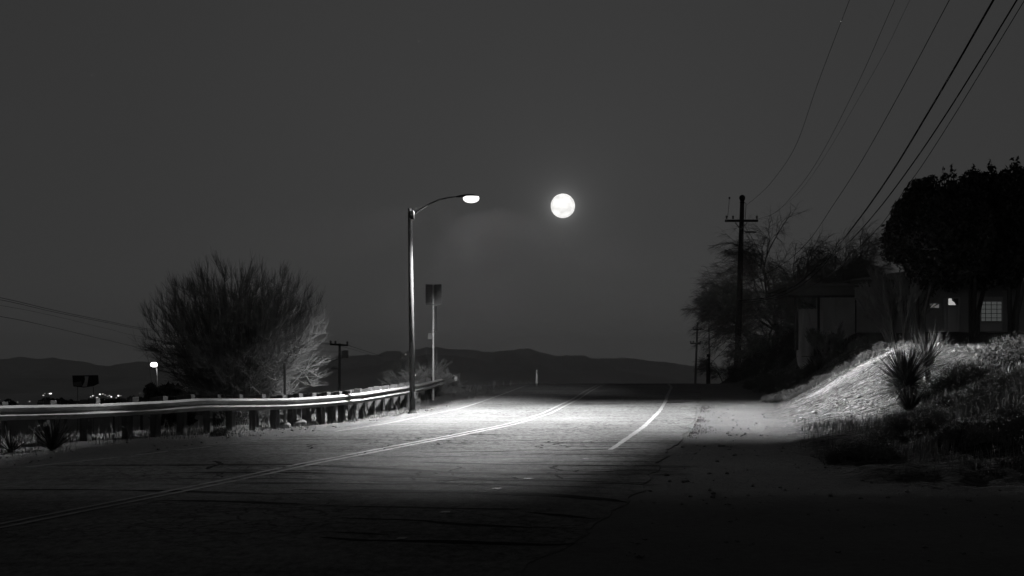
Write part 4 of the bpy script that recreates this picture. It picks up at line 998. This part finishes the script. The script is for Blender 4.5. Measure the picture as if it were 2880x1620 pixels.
for i, (px, py, Y, w, h, lab) in enumerate([(2185,1095,50,.55,.36,'scrubby tuft at the lower left rim of the lit bank'),(2240,1062,49,.6,.4,'scrubby tuft on the left rim of the lit bank, second from below'),(2300,1025,48.5,.6,.4,'scrubby tuft on the left rim of the lit bank, third from below'),(2365,995,48,.6,.36,'scrubby tuft near the top of the lit bank rim'),(2450,972,47,.7,.34,'scrubby tuft at the very top of the lit bank')]):
    low_shrub(px, py, Y, w, h, 120+i, lab, 4500, 'shrub', size=.035, group='scrub on the rim of the lit bank', name='scrub_tuft')
low_shrub(2105, 1050, 74, 1.5, 1.3, 58, 'tall dark shrub mass hiding the foot of the large utility pole', 9000, 'leaf', size=.07)
low_shrub(2190, 1020, 70, 1.7, 1.5, 59, 'tall dark shrub mass under the leafless trees', 12000, 'leaf', size=.07)
low_shrub(2250, 1000, 66, 1.0, 1.0, 60, 'dark shrub left of the carport post', 7000, 'leaf', size=.06)
GW2 = 'weedy shrubs on the dark near slope'
for i, (px, py, Y, w, h, lab) in enumerate([(2420,1300,24.8,.7,.42,'weedy clump on the dark slope below the yucca'),
      (2560,1255,27.5,.9,.5,'rounded weedy shrub in the middle of the dark slope'),(2700,1200,29.5,1.0,.55,'broad weedy shrub right of the strap leaf clump'),
      (2830,1160,31,1.0,.6,'weedy shrub at the right edge of the slope, upper one'),(2700,1300,24.5,.7,.4,'low weedy shrub near the foot of the slope at the right'),
      (2840,1290,25,.8,.5,'weedy shrub at the right edge of the slope, lower one'),(2700,1070,35,1.0,.7,'dark shrub right of the yuccas on the slope'),(2830,1030,37,1.2,.8,'dark shrub below the evergreens at the right edge')]):
    low_shrub(px, py, Y, w, h, 80+i, lab, 5200, 'shrub' if i > 5 else 'dark_grass', size=.045, group=GW2, name='weedy_shrub')
low_shrub(615, 1226, 34.2, .28, .22, 97, 'small dark weed at the foot of a guardrail post', 900, 'shrub', size=.03)

# ------------------------------------------------------------------ grass, weeds, gravel
def blades(name, xs, ys, h, w, m, label=None, lean=.35, seed=1):
    rg = np.random.RandomState(seed); n = len(xs); zz = terr(xs, ys)-.01
    a = rg.uniform(0, 2*pi, n); hh = h*(.45+.9*rg.random(n)); ww = w*(.6+.8*rg.random(n)); l = lean*hh*rg.random(n); b = rg.uniform(0, 2*pi, n)
    P = np.stack([xs, ys, zz], 1); S = np.stack([np.cos(a)*ww, np.sin(a)*ww, 0*a], 1); T = np.stack([np.cos(b)*l, np.sin(b)*l, hh], 1)
    Md = np.stack([np.cos(b)*l*.3, np.sin(b)*l*.3, hh*.55], 1)
    V = np.stack([P-S, P+S, P+Md+S*.7, P+Md-S*.7, P+T], 1).reshape(-1,3)
    i = np.arange(n)*5; F4 = np.stack([i, i+1, i+2, i+3], 1).tolist(); F3 = np.stack([i+3, i+2, i+4], 1).tolist()
    o = mesh_obj(name, V.tolist(), F4+F3, m); return tag(o, label, 'grass', None, 'stuff')
def scatter(n, x0, x1, y0, y1, dens, seed):
    rg = np.random.RandomState(seed); x = rg.uniform(x0, x1, n); y = rg.uniform(y0, y1, n); k = rg.random(n) < dens(x, y); return x[k], y[k]
# left strip around the rail
dl = lambda x, y: sstep(.35, 1.2, left_line(y)-.5-x)*sstep(5.5, 3.5, rail_x(y)-x)*np.clip(.3+1.8*fbm(x*.7, y*.7, 3, 401), .03, 1)*np.clip(sstep(-.9,.2,rail_x(y)-x)+.12,0,1)
x, y = scatter(90000, -17, -3, 24, 50, dl, 1); blades('dry_grass', x, y, .11, .006, MT['grass'], 'short dry grass along and behind the guardrail', seed=2)
dl2 = lambda x, y: sstep(-1.5, 0, rail_x(y)-x)*sstep(5, 2, rail_x(y)-x)*np.clip(.2+1.6*fbm(x*.5, y*.5, 3, 411), .0, 1)+.35*sstep(66,69,y)*sstep(2.2,.4,x)*(x>-4)
x, y = scatter(15000, -16, 2.5, 24, 74, dl2, 3); blades('tall_weeds', x, y, .30, .006, MT['grass'], 'tall dry weeds behind the guardrail and at the crest', seed=4)
# lit grass on the plot above the cut
dr = lambda x, y: sstep(3.6, 6, bank_d(x, y))*np.clip(.35+1.3*fbm(x*.6, y*.6, 3, 421), .05, 1)*sstep(57,52,y)*sstep(31,36,y)
x, y = scatter(90000, 8, 21, 31, 57, dr, 5); blades('short_grass', x, y, .10, .006, MT['dark_grass'], 'short pale grass on the plot above the cut bank', seed=6)
# dark weeds on the near slope
dw = lambda x, y: sstep(.3, 1.6, bank_d(x, y))*np.clip(.25+1.9*fbm(x*.55, y*.55, 3, 431), .02, 1)*sstep(37.5, 33, y-.25*(x-7))
x, y = scatter(110000, 4.5, 16, 21, 38, dw, 7); blades('green_weeds', x, y, .21, .007, MT['dark_grass'], 'soft dry weeds covering the dark near slope', seed=8)
db = lambda x, y: sstep(.5, 2, bank_d(x, y))*np.clip(.1+1.2*fbm(x*.8, y*.8, 3, 441), .0, 1)*sstep(2.2,6,bank_d(x,y)+ (y-44)*.6)
x, y = scatter(90000, 7, 16, 38, 70, db, 9); blades('bank_grass', x, y, .12, .006, MT['grass'], 'thin dry grass tufts on the upper bank', seed=10)
rg_ = np.random.RandomState(77); ye = 31+17*rg_.random(3800); xe = road_r(ye)+.12+.22*np.abs(rg_.normal(size=3800))*(.4+1.8*np.clip(fbm(ye*.6, ye*0, 3, 471)+.3, 0, 1)); ke = rg_.random(3800) < np.clip(.45+1.2*fbm(ye*.8, ye*0+3, 3, 472), .05, 1)*.8
blades('edge_weeds', xe[ke], ye[ke], .045, .006, MT['shrub'], 'dark low weeds along the broken right edge of the asphalt', seed=12)
def stones(name, n, x0, x1, y0, y1, dens, rmin, rmax, seed, label):
    x, y = scatter(n, x0, x1, y0, y1, dens, seed); rg = np.random.RandomState(seed+1); m = len(x); z = terr(x, y)
    oct_ = np.array([[1,0,0],[0,1,0],[-1,0,0],[0,-1,0],[0,0,1],[0,0,-1],[.6,.6,.5],[-.6,.5,.55],[-.5,-.6,.5],[.6,-.5,.5]])
    fo = np.array([[0,6,4],[6,1,4],[1,7,4],[7,2,4],[2,8,4],[8,3,4],[3,9,4],[9,0,4],[0,1,6],[1,2,7],[2,3,8],[3,0,9],[1,0,5],[2,1,5],[3,2,5],[0,3,5]])
    r = rmin+(rmax-rmin)*rg.random(m)**3; sc = r[:,None]*(.7+.6*rg.random((m,3))); sc[:,2] *= .7
    J = oct_[None]*(.85+.3*rg.random((m,10,1)))*sc[:,None]; a = rg.uniform(0,2*pi,m); c, s = np.cos(a)[:,None], np.sin(a)[:,None]
    X = J[...,0]*c-J[...,1]*s; Y = J[...,0]*s+J[...,1]*c
    V = np.stack([X+x[:,None], Y+y[:,None], J[...,2]+(z+r*.15)[:,None]], -1).reshape(-1,3)
    Fx = (fo[None]+10*np.arange(m)[:,None,None]).reshape(-1,3); return tag(mesh_obj(name, V, Fx, MT['stone']), label, 'gravel', None, 'stuff')
ds = lambda x, y: np.maximum(sstep(-.1,.3,road_l(y)-x)*sstep(4.5,1,road_l(y)-x), sstep(-.1,.5,x-road_r(y))*sstep(1.5,-.5,bank_d(x,y)))*np.clip(.4+1.2*fbm(x,y,2,451),.05,1)
stones('gravel', 16000, -12, 8, 14, 66, ds, .008, .045, 61, 'loose gravel scattered on both dirt shoulders')
db2 = lambda x, y: sstep(.2,1.5,bank_d(x,y))*sstep(6,4,bank_d(x,y))*sstep(33,38,y)*np.clip(.3+1.5*fbm(x,y,2,461),0,1)
stones('rubble', 5000, 6, 14, 33, 60, db2, .015, .085, 63, 'broken clods and rubble on the eroded bank')
# a few pale lumps added to stand in for lit posts and ground
for i, (px, py, Y, s, lab) in enumerate([(872,1190,41.2,.26,'pale square lump added for a lit post side behind the rail, left one'),(905,1184,42.0,.22,'pale lump added for a lit post side behind the rail, middle one'),(1010,1160,46,.2,'added pale rounded lump behind the rail near the street lamp pole'),(1262,1105,63,.22,'added pale lump at the far end of the guardrail'),(830,1195,40.6,.22,'added pale flat lump beside a rail post, left of the other lumps')]):
    p = at(px, py, Y); g = tz(p.x, Y); rg = np.random.RandomState(70+i); mb = MB(); mb.box((0,0,s*.35), (s*1.5, s, s*.9), rg.uniform(-.4,.4), s*.18)
    o = mb.build('added_lump', MT['stone']); o.location = (p.x-.35, Y+.3, tz(p.x-.35, Y+.3)-.03); o.rotation_euler = (rg.uniform(-.2,.2), rg.uniform(-.15,.15), 0); tag(o, lab, 'stone')

# ------------------------------------------------------------------ far left: billboard, lit lamp, town lights
bb = at(240, 1072, 250); bg_ = tz(bb.x, 250); B = empty('billboard', (bb.x, 250, bg_), 0, 'dark billboard with a pale slanting stroke standing in the valley', 'billboard'); BO = Vector(B.location)
def bpoly(name, pix, Y, th, m, par):
    P = [at(a, b, Y)-BO for a, b in pix]; n = len(P); vs = [tuple(p) for p in P]+[tuple(p+Vector((0,th,0))) for p in P]
    fs = [tuple(range(n-1,-1,-1)), tuple(range(n, 2*n))]+[(i, (i+1)%n, n+(i+1)%n, n+i) for i in range(n)]; return mesh_obj(name, vs, fs, m, par)
pan = bpoly('panel', [(203,1056),(275,1055),(277,1079),(262,1086),(235,1090),(206,1087)], 250, .3, MT['black'], B)
bpoly('pale_stroke', [(238,1058.5),(249,1058.5),(244.5,1087),(231,1087.5),(237,1076),(239,1066)], 249.9, .05, mat('pale_print', .42, .8, .4, 1.5, 0), pan)
bpoly('faint_patch', [(207,1076),(228,1072),(231,1086),(209,1085)], 249.92, .05, mat('dim_print', .10, .8, .4, 1.5, 0), pan)
for px in (218, 262):
    mb = MB(); t_ = at(px, 1088, 250.4)-BO; mb.tube([(t_.x, .5, -.5), (t_.x, .5, t_.z)], .06, 6); mb.build('support_post', MT['dark_wood'], B)
lp = at(443, 1120, 245); lg = tz(lp.x, 245); L2 = empty('street_lamp', (lp.x, 245, lg), 0, 'distant lit street lamp left of the bare bush, on a pale pole', 'street lamp'); LO = Vector(L2.location)
ll = lambda px, py: at(px, py, 245)-LO
mb = MB(); mb.tube([(0,0,-.3), ll(444,1070), ll(441,1036)], [.16,.13,.10], 8); mb.build('pole', MT['steel'], L2)
mb = MB(); mb.tube([ll(441,1036), ll(440,1030), ll(437,1029)+Vector((0,.5,0))], .07, 6); mb.build('arm', MT['steel'], L2)
c = ll(433, 1025); mb = MB(); mb.lathe(c, [(.2,-.42),(.58,-.27),(.64,0),(.45,.27),(.15,.36)], 12); mb.build('lens', emat('far_lens', 9.0), L2)
ld = bpy.data.lights.new('lamp_light', 'POINT'); ld.energy = 60; ld.shadow_soft_size = .3; o = bpy.data.objects.new('lamp_light', ld); COL.objects.link(o); o.parent = L2; o.location = c+Vector((0,-.6,-.7))
mb = MB()
for k in range(9): mb.box(ll(443.5, 1087+k*3.2)+Vector((0,-.2,0)), (.62 if k > 3 else .42, .05, .09))
for px in (438.5, 443.5, 448.5): mb.box((ll(px,1103).x, ll(px,1103).y-.19, ll(0,1103).z), (.06,.05,1.3))
mb.build('ladder_cage', MT['steel'], L2)
TL = [(122,1112,1.7),(126,1107,1.6),(136,1107,1.5),(142,1107,2.6),(255,1116,2.0),(262,1113,2.8),(273,1118,1.9),(281,1109,2.8),(289,1108,2.0),(296,1111,1.5),(308,1112,1.9),(313,1116,2.6),(327,1119,1.4),(333,1113,3.0),(340,1113,1.6),(387,1117,1.5),(392,1120,1.7),(394,1106,1.3),(427,1117.5,2.0),(83,1129,2.0),(50,1131,1.5),(109,1127,1.3),(118,1129,1.9),(294,1125,1.2),(303,1115,1.2),(1141,997,2.1),(1132,1007,1.3),(1169,1056,3.6)]
town = [emat('town_light_a', 2.2), emat('town_light_b', .9), emat('town_light_c', .45)]
ORD = 'first second third fourth fifth sixth seventh eighth ninth tenth eleventh twelfth thirteenth fourteenth fifteenth sixteenth seventeenth eighteenth'.split()
LA = sorted(t[0] for t in TL[:4]); LB = sorted(t[0] for t in TL[19:23]); LC = sorted(t[0] for t in TL[4:19]+TL[23:25])
for i, (px, py, s) in enumerate(TL):
    Yd = 420+((i*137)%240) if px < 1000 else (230 if i == len(TL)-1 else 1100)
    p = at(px, py, Yd); g = tz(p.x, Yd) if Yd < 1000 else p.z-9; g = min(g, p.z-3); R = s/F*Yd*.80
    T = empty('area_light', (p.x, Yd, g)); mb = MB(); mb.tube([(0,0,0),(0,0,p.z-g)], R*.12, 5); mb.build('pole', MT['dark_wood'], T)
    mb = MB(); wd = 1.0+.9*((i*7)%3 == 0); mb.lathe((0,0,p.z-g), [(R*.5,-R*.7),(R*.95,-R*.3),(R,R*.15),(R*.6,R*.6),(R*.2,R*.75)], 10)
    h = mb.build('lamp', town[0 if s > 2.4 else (1 if s > 1.6 else 2)], T); h.scale = (wd, 1, 1)
    if px > 1000: tag(T, ['bright speck of light on the hillside left of the street lamp pole','dim speck of light on the hillside left of the street lamp pole','pale glowing lamp just right of the street lamp pole above the rail'][i-25], 'light')
    elif i < 4: tag(T, ORD[LA.index(px)]+' light from the left in the loose cluster left of and below the billboard', 'light', 'town lights left of the billboard')
    elif 19 <= i <= 22: tag(T, ORD[LB.index(px)]+' dim light from the left edge, just above the rail', 'light', 'dim town lights at the left edge')
    else: tag(T, ORD[LC.index(px)]+' light from the left in the row right of and below the billboard', 'light', 'town lights right of the billboard')
# dark trees and sheds in the valley, low above the rail
def dark_mass(px, py, Y, w, h, seed, lab, group='dark treetops in the valley'):
    p = at(px, py, Y); g = p.z-h*.9; rg = np.random.RandomState(seed); r = empty('valley_tree', (p.x, Y, tz(p.x, Y)), 0, lab, 'tree', group); dz = g-tz(p.x, Y); bl = []
    for i in range(16): bl.append(((rg.uniform(-1,1)*w*.7, rg.uniform(-1,1)*w*.4, dz+h*rg.uniform(.3,.75)), (w*.3, w*.3, h*.28)))
    V1, F1 = leaf_cloud(bl, 2200, h*.10, rg); mesh_obj('crown', V1, F1, MT['leaf'], r); mb = MB(); mb.tube([(0,0,-.5),(0,0,max(dz,0)+h*.4)], .25, 6); mb.build('trunk', MT['bark'], r)
for i, (px, py, Y, w, h, lab) in enumerate([(15,1127,200,2.0,2.4,'dark treetop at the left edge above the rail'),(150,1124,220,2.8,2.6,'dark treetop above the rail under the left light cluster'),(185,1127,230,2.2,2.0,'small dark treetop right of the left light cluster'),(250,1124,300,3.2,2.6,'dark treetop under the billboard'),(320,1122,320,3.6,2.6,'dark treetop under the right row of lights'),(480,1095,160,2.8,5.0,'dark tree at the left foot of the bare bush'),(398,1118,240,2.6,2.2,'dark treetop just left of the distant lamp')]): dark_mass(px, py, Y, w, h, 500+i, lab)

# ------------------------------------------------------------------ haze in the valley air
mb = MB(); hb0, hb1 = -75.0, 370.0
mb.add([(-11700,-80,hb0),(11700,-80,hb0),(11700,11700,hb0),(-11700,11700,hb0),(-11700,-80,hb1),(11700,-80,hb1),(11700,11700,hb1),(-11700,11700,hb1)],
       [(3,2,1,0),(4,5,6,7),(0,1,5,4),(1,2,6,5),(2,3,7,6),(3,0,4,7)])
hm = bpy.data.materials.new('haze'); hm.use_nodes = True; t = hm.node_tree; t.nodes.clear()
pv = N(t, 'ShaderNodeVolumePrincipled'); pv.inputs['Color'].default_value = (.9,.9,.9,1); pv.inputs['Density'].default_value = 0.95e-4; pv.inputs['Anisotropy'].default_value = .25
o = N(t, 'ShaderNodeOutputMaterial'); t.links.new(pv.outputs[0], o.inputs['Volume'])
tag(mb.build('haze', hm), kind='stuff')
